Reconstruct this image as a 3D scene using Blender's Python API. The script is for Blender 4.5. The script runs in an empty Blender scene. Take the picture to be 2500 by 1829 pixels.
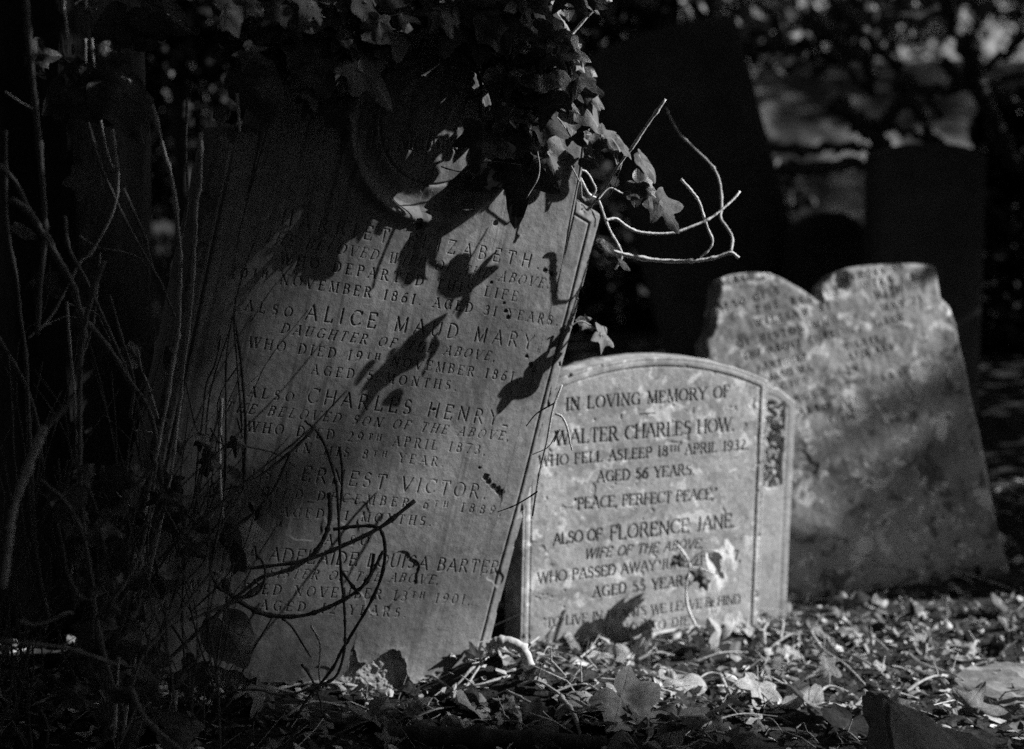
import bpy, math, random
import numpy as np
from mathutils import Vector, Matrix

random.seed(7); rng = np.random.default_rng(7)
SC = bpy.context.scene
COL = SC.collection

# ------------------------------------------------------------------ camera, world, sun, exposure
CAM_H, PITCH, LENS = 1.1, math.radians(11), 55.0
FPX = 2500 * LENS / 36.0
cam_d = bpy.data.cameras.new("camera"); cam = bpy.data.objects.new("camera", cam_d); COL.objects.link(cam)
cam.location = (0, 0, CAM_H); cam.rotation_euler = (math.pi / 2 - PITCH, 0, 0)
cam_d.lens = LENS; cam_d.sensor_width = 36; cam_d.clip_end = 500; cam_d.clip_start = 0.05
cam_d.dof.use_dof = True; cam_d.dof.focus_distance = 2.56; cam_d.dof.aperture_fstop = 2.3
SC.camera = cam

SUN = np.array([.885, .08, .51]); SUN /= np.linalg.norm(SUN)
w = bpy.data.worlds.new("World"); SC.world = w; w.use_nodes = True
nt = w.node_tree; nt.nodes.clear()
sky = nt.nodes.new("ShaderNodeTexSky"); sky.sky_type = 'NISHITA'; sky.sun_disc = False
sky.sun_elevation = math.asin(SUN[2]); sky.sun_rotation = math.atan2(SUN[0], SUN[1])
bw = nt.nodes.new("ShaderNodeRGBToBW"); bg = nt.nodes.new("ShaderNodeBackground"); out = nt.nodes.new("ShaderNodeOutputWorld")
bg.inputs[1].default_value = 0.05
nt.links.new(sky.outputs[0], bw.inputs[0]); nt.links.new(bw.outputs[0], bg.inputs[0]); nt.links.new(bg.outputs[0], out.inputs[0])
sd = bpy.data.lights.new("sun", 'SUN'); sd.energy = 5.0; sd.angle = math.radians(0.5)
so = bpy.data.objects.new("sun", sd); COL.objects.link(so); so.location = (6, 3, 6)
so.rotation_euler = Vector(SUN).to_track_quat('Z', 'Y').to_euler()
SC.view_settings.view_transform = 'Standard'; SC.view_settings.look = 'None'
SC.view_settings.exposure = 1.08; SC.view_settings.gamma = 1.0
SC.cycles.use_denoising = False
SC.cycles.max_bounces = 5; SC.cycles.diffuse_bounces = 3; SC.cycles.transparent_max_bounces = 4

# ------------------------------------------------------------------ pixel <-> world (pixels of the 2500 x 1829 photograph)
CAM = np.array([0, 0, CAM_H]); XR = np.array([1., 0, 0])
FW = np.array([0, math.cos(PITCH), -math.sin(PITCH)]); UP = np.array([0, math.sin(PITCH), math.cos(PITCH)])
def ray(px, py): return FW + XR * (px - 1250) / FPX + UP * (914.5 - py) / FPX
def P(px, py, d): return CAM + ray(px, py) * d
def rot(r):
    r = np.asarray(r, float); a = np.linalg.norm(r); k = r / a
    K = np.array([[0, -k[2], k[1]], [k[2], 0, -k[0]], [-k[1], k[0], 0]])
    return np.eye(3) + math.sin(a) * K + (1 - math.cos(a)) * K @ K
BASE = np.array([[1, 0, 0], [0, 0, -1], [0, 1, 0.]])
class Plane:                                   # a stone's face: local x right, y up, z out of the face
    def __init__(s, o, R): s.o = np.asarray(o, float); s.R = R; s.n = R[:, 2]
    def depth(s, px, py): r = ray(px, py); return float(s.n @ (s.o - CAM) / (s.n @ r))
    def hit(s, px, py): return P(px, py, s.depth(px, py))
    def loc(s, px, py): q = s.R.T @ (s.hit(px, py) - s.o); return q[0], q[1]

# ------------------------------------------------------------------ object helpers
def mesh_obj(name, V, F, mat, parent=None, smooth=True, attrs=None):
    me = bpy.data.meshes.new(name)
    V = np.asarray(V, dtype=np.float32)
    if isinstance(F, np.ndarray):
        n, k = F.shape
        me.vertices.add(len(V)); me.vertices.foreach_set("co", V.ravel())
        me.loops.add(n * k); me.loops.foreach_set("vertex_index", F.astype(np.int32).ravel())
        me.polygons.add(n); me.polygons.foreach_set("loop_start", np.arange(0, n * k, k, dtype=np.int32))
        me.update(calc_edges=True)
    else:
        me.from_pydata(V.tolist(), [], F)
    me.polygons.foreach_set("use_smooth", np.full(len(me.polygons), smooth))
    for k, v in (attrs or {}).items():
        a = me.attributes.new(k, 'FLOAT', 'POINT'); a.data.foreach_set("value", np.asarray(v, np.float32))
    me.update(); me.validate()
    if mat: me.materials.append(mat)
    return link(name, me, parent)
def link(name, me, parent=None):
    o = bpy.data.objects.new(name, me); COL.objects.link(o)
    if parent:
        o.parent = parent; bpy.context.view_layer.update() if False else None
        o.matrix_parent_inverse = parent.matrix_basis.inverted()
    return o
def tag(o, label=None, cat=None, group=None, kind=None):
    for k, v in (("label", label), ("category", cat), ("group", group), ("kind", kind)):
        if v: o[k] = v
    return o
def empty(name, loc, label, cat, group=None):
    o = bpy.data.objects.new(name, None); COL.objects.link(o); o.location = loc; o.empty_display_size = .1
    return tag(o, label, cat, group)

class MB:                                       # gathers pieces that belong to one mesh
    def __init__(s): s.V = []; s.F = []; s.T = []; s.n = 0
    def add(s, V, F, t=None):
        V = np.asarray(V, float); s.V.append(V); s.F += [[i + s.n for i in f] for f in F]; s.n += len(V)
        s.T.append(np.full(len(V), .5 if t is None else t) if np.isscalar(t) or t is None else np.asarray(t))
    def build(s, name, mat, parent=None, smooth=True):
        return mesh_obj(name, np.concatenate(s.V), s.F, mat, parent, smooth, {"tone": np.concatenate(s.T)})

def catmull(pts, n=6):
    p = np.asarray(pts, float)
    if len(p) < 3: return np.array([p[0] + (p[-1] - p[0]) * t for t in np.linspace(0, 1, n + 1)])
    q = np.vstack([2 * p[0] - p[1], p, 2 * p[-1] - p[-2]]); o = []
    for i in range(1, len(q) - 2):
        a, b, c, d = q[i - 1:i + 3]
        for t in np.linspace(0, 1, n, endpoint=False):
            o.append(.5 * (2 * b + (c - a) * t + (2 * a - 5 * b + 4 * c - d) * t * t + (3 * b - a - 3 * c + d) * t ** 3))
    o.append(p[-1]); return np.array(o)
def tube(pts, r0, r1=None, sides=7, n=6, knobs=.12, wob=0.0, smooth=True):
    c = catmull(pts, n) if smooth else np.asarray(pts, float)
    m = len(c); r1 = r0 if r1 is None else r1
    r = np.linspace(r0, r1, m) * (1 + knobs * rng.normal(0, 1, m).clip(-1.5, 2))
    q_ = int(rng.integers(2, 6))
    while q_ < m - 1 and m > 12 and knobs: r[q_] *= rng.uniform(1.2, 1.55); q_ += int(rng.integers(5, 11))
    if wob: c = c + rng.normal(0, wob, c.shape) * np.sin(np.linspace(0, math.pi, m))[:, None]
    t = np.gradient(c, axis=0); t /= np.linalg.norm(t, axis=1)[:, None] + 1e-12
    u = np.cross(t[0], [0.3, .2, .9]); u /= np.linalg.norm(u); V = []
    ang = np.arange(sides) * 2 * math.pi / sides
    for i in range(m):
        u = u - t[i] * (u @ t[i]); u /= np.linalg.norm(u); v = np.cross(t[i], u)
        V.append(c[i] + r[i] * (np.cos(ang)[:, None] * u + np.sin(ang)[:, None] * v))
    V = np.concatenate(V); F = []
    for i in range(m - 1):
        for j in range(sides):
            k = (j + 1) % sides; F.append([i * sides + j, i * sides + k, (i + 1) * sides + k, (i + 1) * sides + j])
    F.append(list(range(sides))[::-1]); F.append([(m - 1) * sides + j for j in range(sides)])
    return V, F
def pxline(pts, d, d2=None, gap=.05):           # pixel polyline at a running depth, kept in front of the tall stone's face
    d2 = d if d2 is None else d2; n = len(pts); o = []
    for i, (x, y) in enumerate(pts):
        dd = d + (d2 - d) * i / max(1, n - 1)
        if x < 1330: dd = min(dd, TALL.depth(x, y) - gap)
        o.append(P(x, y, dd))
    return o
def stem_obj(name, pts, rpx, d, mat, parent, d2=None, taper=.7, **k):
    r = rpx * d / FPX
    mb = MB(); mb.add(*tube(pxline(pts, d, d2), r, r * taper, **k)); return mb.build(name, mat, parent)

_TAB = {}
def vnoise(x, y, s, seed=0):                    # smooth value noise in 0..1
    x = np.asarray(x) * s + 37.7 + seed * 11.3; y = np.asarray(y) * s + 91.1 + seed * 5.7
    g = _TAB.get(seed)
    if g is None: g = _TAB[seed] = np.random.default_rng(seed + 99).random((256, 256))
    xi = np.floor(x).astype(int); yi = np.floor(y).astype(int); fx = x - xi; fy = y - yi
    fx = fx * fx * (3 - 2 * fx); fy = fy * fy * (3 - 2 * fy)
    a = g[xi % 256, yi % 256]; b = g[(xi + 1) % 256, yi % 256]; c = g[xi % 256, (yi + 1) % 256]; d = g[(xi + 1) % 256, (yi + 1) % 256]
    return (a * (1 - fx) + b * fx) * (1 - fy) + (c * (1 - fx) + d * fx) * fy
def fbm(x, y, s, seed=0, o=4):
    t = 0; a = .5
    for i in range(o): t = t + a * vnoise(x, y, s * 2 ** i, seed + i); a *= .5
    return t
def sstep(a, b, x): t = np.clip((x - a) / (b - a), 0, 1); return t * t * (3 - 2 * t)

# ------------------------------------------------------------------ materials (all greys: the photograph is black and white)
class Mat:
    def __init__(s, name, rough=.9, spec=.2):
        s.m = bpy.data.materials.new(name); s.m.use_nodes = True; s.nt = s.m.node_tree; s.nt.nodes.clear()
        s.out = s.n("ShaderNodeOutputMaterial"); s.b = s.n("ShaderNodeBsdfPrincipled")
        s.b.inputs["Roughness"].default_value = rough; s.b.inputs["Specular IOR Level"].default_value = spec
        s.l(s.b.outputs[0], s.out.inputs[0])
    def n(s, t): return s.nt.nodes.new(t)
    def l(s, a, b): s.nt.links.new(a, b)
    def coord(s, which="Object", scale=(1, 1, 1)):
        if not hasattr(s, 'tc'): s.tc = s.n("ShaderNodeTexCoord")
        mp = s.n("ShaderNodeMapping"); mp.inputs["Scale"].default_value = scale; s.l(s.tc.outputs[which], mp.inputs[0]); return mp.outputs[0]
    def noise(s, vec, scale, detail=4, rough=.55, dist=0):
        n = s.n("ShaderNodeTexNoise"); n.inputs["Scale"].default_value = scale; n.inputs["Detail"].default_value = detail
        n.inputs["Roughness"].default_value = rough; n.inputs["Distortion"].default_value = dist; s.l(vec, n.inputs["Vector"]); return n.outputs["Fac"]
    def ramp(s, f, stops):
        r = s.n("ShaderNodeValToRGB"); e = r.color_ramp.elements
        while len(e) < len(stops): e.new(.5)
        for q, (p, c) in zip(e, stops): q.position = p; q.color = (c, c, c, 1)
        s.l(f, r.inputs[0]); return r.outputs[0]
    def attr(s, name): a = s.n("ShaderNodeAttribute"); a.attribute_name = name; return a.outputs["Fac"]
    def val(s, x): v = s.n("ShaderNodeValue"); v.outputs[0].default_value = x; return v.outputs[0]
    def math(s, op, a, b):
        m = s.n("ShaderNodeMath"); m.operation = op
        for i, q in enumerate((a, b)):
            if isinstance(q, (int, float)): m.inputs[i].default_value = q
            else: s.l(q, m.inputs[i])
        return m.outputs[0]
    def mix(s, f, a, b):                         # a*(1-f)+b*f on values
        return s.math('ADD', s.math('MULTIPLY', a, s.math('SUBTRACT', 1.0, f)), s.math('MULTIPLY', b, f))
    def base(s, v):
        c = s.n("ShaderNodeCombineColor"); [s.l(v, c.inputs[i]) for i in range(3)]; s.l(c.outputs[0], s.b.inputs["Base Color"]); s.basec = c.outputs[0]
    def bump(s, h, dist, strength=1.0):
        b = s.n("ShaderNodeBump"); b.inputs["Strength"].default_value = strength; b.inputs["Distance"].default_value = dist
        s.l(h, b.inputs["Height"])
        if hasattr(s, 'nrm'): s.l(s.nrm, b.inputs["Normal"])
        s.nrm = b.outputs[0]; s.l(s.nrm, s.b.inputs["Normal"])
    def translucent(s, f):
        t = s.n("ShaderNodeBsdfTranslucent"); s.l(s.basec, t.inputs[0]); mx = s.n("ShaderNodeMixShader"); mx.inputs[0].default_value = f
        s.l(s.b.outputs[0], mx.inputs[1]); s.l(t.outputs[0], mx.inputs[2]); s.l(mx.outputs[0], s.out.inputs[0])

def stone_mat(name, lo, hi, streak=.0, lichen=0., lichen_v=.6, paint_shadow_v=.05, seed=0., spot=.5):
    m = Mat(name, .92, .15); o = m.coord("Object")
    mp = m.coord("Object", (1, 1, 1)); mp.node.inputs["Location"].default_value = (seed, seed * 2, seed * 3)
    big = m.noise(mp, 5, 5, .6); fine = m.noise(mp, 90, 3, .6); grain = m.noise(mp, 420, 2, .7)
    v = m.ramp(big, [(.30, lo), (.68, hi)])
    v = m.math('MULTIPLY', v, m.ramp(fine, [(.3, .72), (.7, 1.2 if False else 1.0)]))
    v = m.math('MULTIPLY', v, m.ramp(grain, [(.3, .7), (.72, 1.0)]))
    if streak:
        sv = m.coord("Object", (52, 1.6, 1)); sv.node.inputs["Location"].default_value = (seed * 3, seed, 0)
        st = m.noise(sv, 1.0, 5, .65, .25)
        sv2 = m.coord("Object", (7, .8, 1)); st2 = m.noise(sv2, 1.0, 2, .5, .2)
        dk = m.math('MULTIPLY', m.ramp(st, [(.47, 0.), (.60, 1.)]), m.ramp(st2, [(.40, 0.2), (.58, 1.)]))
        # drips are heaviest under the head and thin out down the face
        sep = m.n("ShaderNodeSeparateXYZ"); m.l(m.tc.outputs["Object"], sep.inputs[0])
        dn = m.ramp(m.math('ADD', sep.outputs[1], m.math('MULTIPLY', big, .35)), [(.35, .45), (1.0, 1.)])
        v = m.mix(m.math('MULTIPLY', m.math('MULTIPLY', dk, dn), streak), v, m.val(.045))
    if lichen:
        ln = m.noise(mp, 13, 6, .62, .3); ln2 = m.noise(mp, 34, 4, .6, .4)
        lm = m.math('MAXIMUM', m.ramp(ln, [(.57, 0.), (.605, 1.)]), m.ramp(ln2, [(.61, 0.), (.64, 1.)]))
        v = m.mix(m.math('MULTIPLY', lm, lichen), v, m.val(lichen_v))
    dkn = m.noise(mp, 21, 5, .65, .5)
    v = m.mix(m.math('MULTIPLY', m.ramp(dkn, [(.54, 0.), (.60, 1.)]), spot), v, m.val(lo * .45))
    v = m.mix(m.attr("rough"), v, m.math('MULTIPLY', m.ramp(m.noise(mp, 60, 5, .7), [(.3, .10), (.7, .42)]), 1.0))
    v = m.mix(m.math('MULTIPLY', m.attr("paint_shadow"), m.ramp(fine, [(.3, .55), (.5, 1.)])), v, m.val(paint_shadow_v))  # dark cuts: real paint on the arched stone, raking shade on the right
    m.base(v); m.bump(grain, .0008, .6); m.bump(fine, .0018, .5)
    return m.m
def leaf_mat(name, lo, hi, rough=.55, spec=.22, transl=.16, vein=.65):
    m = Mat(name, rough, spec); o = m.coord("Object"); g = m.coord("Generated")
    nz = m.noise(o, 110, 5, .7); n2 = m.noise(o, 9, 3, .5)
    v = m.ramp(n2, [(.3, lo), (.7, hi)])
    v = m.math('MULTIPLY', v, m.ramp(nz, [(.32, .5), (.68, 1.0)]))
    v = m.mix(m.math('MULTIPLY', m.attr("vein"), vein), v, m.val(min(.5, hi * 2.2)))
    m.base(v); m.bump(m.attr("vein"), .002, .9); m.bump(nz, .003, .7)
    m.translucent(transl); return m.m
def wood_mat(name, lo, hi, sc=60, stretch=(1, 1, .25), rough=.85, bump=.003):
    m = Mat(name, rough, .25); o = m.coord("Object", stretch)
    a = m.noise(o, sc, 5, .65); b = m.noise(m.coord("Object"), sc * 4, 3, .6)
    v = m.math('MULTIPLY', m.ramp(a, [(.3, lo), (.7, hi)]), m.ramp(b, [(.3, .65), (.7, 1.)]))
    m.base(v); m.bump(a, bump, .8); return m.m
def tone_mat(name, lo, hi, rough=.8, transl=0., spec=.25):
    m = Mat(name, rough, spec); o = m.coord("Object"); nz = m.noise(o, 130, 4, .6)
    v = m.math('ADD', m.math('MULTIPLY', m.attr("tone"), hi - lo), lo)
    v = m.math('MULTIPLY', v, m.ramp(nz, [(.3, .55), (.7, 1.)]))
    m.base(v); m.bump(nz, .002, .5)
    if transl: m.translucent(transl)
    return m.m

M_TALL = stone_mat("sooty_sandstone", .16, .31, streak=.75, paint_shadow_v=.09, seed=1.3, spot=.35)
M_SMALL = stone_mat("pale_limestone", .30, .50, lichen=.45, lichen_v=.74, paint_shadow_v=.045, seed=4.1, spot=.55)
M_SECOND = stone_mat("grey_limestone", .3, .46, lichen=.3, lichen_v=.6, seed=7.7, spot=.4)
M_RIGHT = stone_mat("lichened_stone", .17, .38, lichen=.55, lichen_v=.6, paint_shadow_v=.07, seed=9.2, spot=.95)
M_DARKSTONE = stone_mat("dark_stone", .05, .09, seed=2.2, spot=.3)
M_BLOCK = stone_mat("slate_block", .2, .36, seed=3.2, spot=.4)
M_FLAT = stone_mat("flat_stone", .22, .34, seed=5.2, spot=.3)
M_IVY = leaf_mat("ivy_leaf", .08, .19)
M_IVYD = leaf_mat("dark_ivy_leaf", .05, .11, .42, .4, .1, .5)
M_PALE = leaf_mat("pale_leaf", .36, .6, .7, .2, .25, .2)
M_DRY = leaf_mat("dry_leaf", .16, .34, .75, .2, .15, .4)
M_DRYL = leaf_mat("light_dry_leaf", .32, .6, .75, .2, .2, .3)
M_CANE = wood_mat("pale_cane", .55, .78, 80, rough=.6)
M_CANEG = wood_mat("grey_cane", .28, .5, 90)
M_CANED = wood_mat("dark_cane", .05, .12, 90)
M_CANEM = wood_mat("brown_cane", .09, .2, 90)
M_BARK = wood_mat("bark", .022, .06, 22, (1, 1, .18), .95, .012)
M_TWIG = wood_mat("dead_twig", .22, .48, 120)
M_ROOT = wood_mat("pale_root", .35, .55, 50)
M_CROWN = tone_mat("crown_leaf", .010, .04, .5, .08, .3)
M_LITTER = tone_mat("litter", .02, .6, .85, .1)
m = Mat("sun_blotched_dry_grass", .95, .1); o_ = m.coord("Object"); a_ = m.noise(m.coord("Object", (1, .30, .6)), 1.7, 5, .6, .5); b_ = m.noise(o_, 14, 4, .7)
m.base(m.math('MULTIPLY', m.ramp(a_, [(.45, .02), (.62, .22)]), m.ramp(b_, [(.3, .3), (.65, 1.)]))); m.bump(b_, .08, 1.0); M_LAWN = m.m  # pale blotches over the grass tone stand in for sunlit patches
M_SHELL = wood_mat("shell", .3, .7, 40, (1, 1, 1), .4)
m = Mat("soil", .95, .1); o_ = m.coord("Object"); a_ = m.noise(o_, 30, 6, .7); b_ = m.noise(o_, 2.2, 3, .5)
m.base(m.math('MULTIPLY', m.ramp(a_, [(.3, .012), (.7, .07)]), m.ramp(b_, [(.3, .6), (.7, 1.)]))); m.bump(a_, .02, 1.0); M_SOIL = m.m

# ------------------------------------------------------------------ stroke lettering cut into the stones
def A_(cx, cy, rx, ry, a0, a1, n=9):
    return [(cx + rx * math.cos(math.radians(a)), cy + ry * math.sin(math.radians(a))) for a in np.linspace(a0, a1, n)]
G = {
 'A': (.76, [('t', [(0, 0), (.38, 1)]), ('k', [(.38, 1), (.76, 0)]), ('t', [(.14, .35), (.62, .35)])]),
 'B': (.6, [('k', [(.08, 0), (.08, 1)]), ('t', [(.08, 1), (.3, 1)]), ('k', A_(.3, .76, .24, .24, 90, -90)), ('t', [(.08, .52), (.32, .52)]), ('k', A_(.32, .26, .28, .26, 90, -90)), ('t', [(.08, 0), (.32, 0)])]),
 'C': (.72, [('k', A_(.42, .5, .4, .5, 120, 240)), ('t', A_(.42, .5, .4, .5, 40, 120)), ('t', A_(.42, .5, .4, .5, 240, 320)), ('t', [(.72, .8), (.72, .98)])]),
 'D': (.74, [('k', [(.08, 0), (.08, 1)]), ('t', [(.08, 1), (.28, 1)]), ('k', A_(.28, .5, .44, .5, 90, -90, 13)), ('t', [(.08, 0), (.28, 0)])]),
 'E': (.6, [('k', [(.08, 0), (.08, 1)]), ('t', [(.08, 1), (.56, 1), (.57, .84)]), ('t', [(.08, .52), (.44, .52)]), ('t', [(.08, 0), (.58, 0), (.6, .18)])]),
 'F': (.56, [('k', [(.08, 0), (.08, 1)]), ('t', [(.08, 1), (.56, 1), (.57, .84)]), ('t', [(.08, .52), (.44, .52)])]),
 'G': (.78, [('k', A_(.42, .5, .4, .5, 120, 240)), ('t', A_(.42, .5, .4, .5, 40, 120)), ('t', A_(.42, .5, .4, .5, 240, 310)), ('k', [(.72, .05), (.72, .42)]), ('t', [(.54, .42), (.8, .42)])]),
 'H': (.76, [('k', [(.08, 0), (.08, 1)]), ('k', [(.68, 0), (.68, 1)]), ('t', [(.08, .52), (.68, .52)])]),
 'I': (.2, [('k', [(.1, 0), (.1, 1)])]),
 'J': (.4, [('k', [(.3, 1), (.3, .15), (.22, .02), (.08, -.02)])]),
 'K': (.7, [('k', [(.08, 0), (.08, 1)]), ('t', [(.08, .42), (.6, 1)]), ('k', [(.24, .6), (.68, 0)])]),
 'L': (.58, [('k', [(.08, 0), (.08, 1)]), ('t', [(.08, 0), (.56, 0), (.58, .2)])]),
 'M': (.92, [('t', [(.08, 0), (.1, 1)]), ('k', [(.1, 1), (.46, .05)]), ('t', [(.46, .05), (.82, 1)]), ('k', [(.82, 1), (.84, 0)])]),
 'N': (.78, [('t', [(.08, 0), (.08, 1)]), ('k', [(.08, 1), (.7, 0)]), ('t', [(.7, 0), (.7, 1)])]),
 'O': (.82, [('k', A_(.41, .5, .4, .5, 130, 230)), ('k', A_(.41, .5, .4, .5, -50, 50)), ('t', A_(.41, .5, .4, .5, 50, 130)), ('t', A_(.41, .5, .4, .5, 230, 310))]),
 'P': (.58, [('k', [(.08, 0), (.08, 1)]), ('t', [(.08, 1), (.3, 1)]), ('k', A_(.3, .74, .26, .26, 90, -90)), ('t', [(.08, .48), (.3, .48)])]),
 'R': (.7, [('k', [(.08, 0), (.08, 1)]), ('t', [(.08, 1), (.3, 1)]), ('k', A_(.3, .75, .25, .25, 90, -90)), ('t', [(.08, .5), (.3, .5)]), ('k', [(.32, .5), (.68, 0)])]),
 'S': (.56, [('t', A_(.28, .75, .22, .25, 30, 130)), ('k', A_(.28, .75, .22, .25, 130, 250) + A_(.28, .26, .24, .26, 70, -60)), ('t', A_(.28, .26, .24, .26, -60, -150))]),
 'T': (.66, [('k', [(.33, 0), (.33, 1)]), ('t', [(.02, .82), (.03, 1), (.63, 1), (.64, .82)])]),
 'U': (.74, [('k', [(.08, 1), (.08, .3)]), ('t', A_(.37, .3, .29, .3, 180, 360)), ('t', [(.66, .3), (.66, 1)])]),
 'V': (.74, [('k', [(0, 1), (.37, 0)]), ('t', [(.37, 0), (.74, 1)])]),
 'W': (1.06, [('k', [(0, 1), (.28, 0)]), ('t', [(.28, 0), (.53, 1)]), ('k', [(.53, 1), (.79, 0)]), ('t', [(.79, 0), (1.06, 1)])]),
 'Y': (.7, [('k', [(0, 1), (.35, .48)]), ('t', [(.35, .48), (.7, 1)]), ('k', [(.35, 0), (.35, .48)])]),
 'Z': (.62, [('t', [(.04, .82), (.05, 1), (.58, 1)]), ('k', [(.58, 1), (.04, 0)]), ('t', [(.04, 0), (.6, 0), (.61, .18)])]),
 '0': (.62, [('k', A_(.31, .5, .3, .5, 90, 270)), ('k', A_(.31, .5, .3, .5, -90, 90))]),
 '1': (.3, [('k', [(.15, 0), (.15, 1)]), ('t', [(.15, 1), (.02, .84)])]),
 '2': (.56, [('t', A_(.27, .74, .24, .26, 160, 60)), ('k', A_(.27, .74, .24, .26, 60, -35) + [(.04, 0)]), ('k', [(.04, .02), (.55, .02)])]),
 '3': (.54, [('t', A_(.25, .76, .22, .24, 150, 70)), ('k', A_(.25, .76, .22, .24, 70, -90)), ('k', A_(.25, .26, .26, .26, 90, -90)), ('t', A_(.25, .26, .26, .26, -90, -160))]),
 '4': (.6, [('k', [(.42, 0), (.42, 1)]), ('t', [(.42, 1), (0, .3), (.6, .3)])]),
 '5': (.54, [('t', [(.48, 1), (.12, 1), (.08, .55)]), ('k', A_(.24, .3, .27, .3, 120, -90)), ('t', A_(.24, .3, .27, .3, -90, -160))]),
 '6': (.58, [('k', A_(.29, .3, .26, .3, 0, 360, 15)), ('k', [(.04, .36), (.12, .7), (.3, .92), (.5, 1)])]),
 '7': (.54, [('k', [(0, 1), (.52, 1)]), ('t', [(.52, 1), (.18, 0)])]),
 '8': (.56, [('k', A_(.28, .75, .21, .24, 0, 360, 13)), ('k', A_(.28, .26, .25, .26, 0, 360, 13))]),
 '9': (.58, [('k', A_(.29, .7, .26, .3, 0, 360, 15)), ('k', [(.54, .64), (.46, .3), (.28, .08), (.08, 0)])]),
 '.': (.14, [('k', [(.05, .03), (.09, .05)])]), ',': (.16, [('k', [(.09, .06), (.05, -.12)])]),
 ':': (.16, [('k', [(.07, .12), (.09, .14)]), ('k', [(.07, .62), (.09, .64)])]), '-': (.4, [('t', [(.03, .02), (.37, .02)])]),
 '"': (.26, [('k', [(.06, 1.02), (.08, .86)]), ('k', [(.18, 1.02), (.2, .86)])]), ' ': (.34, []),
 # blackletter minims for the round panel
 'o': (.5, [('k', [(.05, .62), (.05, .12), (.22, 0)]), ('k', [(.22, .72), (.42, .6), (.42, .1), (.22, 0)]), ('t', [(.05, .62), (.22, .72)])]),
 'f': (.42, [('k', [(.18, -.12), (.18, .95), (.26, 1.1)]), ('t', [(.26, 1.1), (.46, 1.0)]), ('t', [(.02, .68), (.42, .68)])]),
 'e': (.44, [('k', [(.05, .62), (.05, .12), (.2, 0), (.4, .1)]), ('t', [(.05, .62), (.22, .72), (.4, .55), (.05, .36)])]),
 'm': (.9, [('k', [(.05, 0), (.05, .7)]), ('k', [(.4, 0), (.4, .66)]), ('k', [(.75, 0), (.75, .66)]), ('t', [(.05, .6), (.3, .74), (.4, .64), (.65, .74), (.75, .64)])]),
 'r': (.42, [('k', [(.08, 0), (.08, .7)]), ('t', [(.08, .58), (.26, .74), (.4, .64)])]),
 'y': (.5, [('k', [(.06, .7), (.06, .14), (.24, 0)]), ('k', [(.42, .72), (.42, 0), (.2, -.3)])]),
 't': (.36, [('k', [(.14, .95), (.14, .1), (.3, 0)]), ('t', [(0, .68), (.32, .68)])]),
 'h': (.52, [('k', [(.06, 0), (.06, 1.05)]), ('k', [(.2, .66), (.42, .6), (.42, .05), (.3, -.15)])]),
}
def text_segments(s, pa, pb, H, style):
    """segments (x0,y0,x1,y1,half width) of one line whose first and last letter centres lie at pa and pb"""
    serif = 'r' in style; ital = .24 if 'i' in style else 0; bold = 'b' in style
    hk, ht = (.085, .042) if serif else (.075, .065)
    if bold: hk *= 1.3; ht *= 1.25
    chars = []; i = 0; up = False
    for ch in s:
        if ch == '^': up = True; continue
        if ch == '_': up = False; continue
        chars.append((ch, .62 if up else 1., .40 if up else 0.))
    ws = [G[c][0] * q for c, q, _ in chars]
    span = math.hypot(pb[0] - pa[0], pb[1] - pa[1]) / H + ws[0] / 2 + ws[-1] / 2
    xs = 1.0; gap = (span - sum(ws)) / max(1, len(ws) - 1)
    if gap < .10: xs = max(.6, (span - .10 * (len(ws) - 1)) / sum(ws)); gap = (span - sum(ws) * xs) / max(1, len(ws) - 1)
    ex = np.array([pb[0] - pa[0], pb[1] - pa[1]]); ex /= np.linalg.norm(ex); ey = np.array([-ex[1], ex[0]])
    x = -ws[0] * xs / 2; segs = []
    for (ch, q, up_) in chars:
        strokes = list(G[ch][1])
        if serif and ch.isupper() or serif and ch in '147':
            add = []
            for wgt, pts in strokes:
                for e, nb in ((pts[0], pts[1]), (pts[-1], pts[-2])):
                    if (abs(e[1]) < .02 or abs(e[1] - 1) < .02) and abs(nb[1] - e[1]) > abs(nb[0] - e[0]) * 1.2 and abs(nb[1] - e[1]) > .25:
                        add.append(('t', [(e[0] - .13, e[1]), (e[0] + .13, e[1])]))
            strokes += add
        jx, jy = rng.normal(0, .012, 2)
        for wgt, pts in strokes:
            h = (hk if wgt == 'k' else ht) * H * (.75 if q < 1 else 1)
            pp = []
            for (u, v) in pts:
                v2 = v * q + up_ + jy; u2 = x + u * q * xs + ital * (v2 - .5) + jx
                pp.append(np.array(pa) + ex * u2 * H + ey * (v2 - .5) * H)
            for a, b in zip(pp[:-1], pp[1:]): segs.append((a[0], a[1], b[0], b[1], h))
        x += G[ch][0] * q * xs + gap
    return segs

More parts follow.
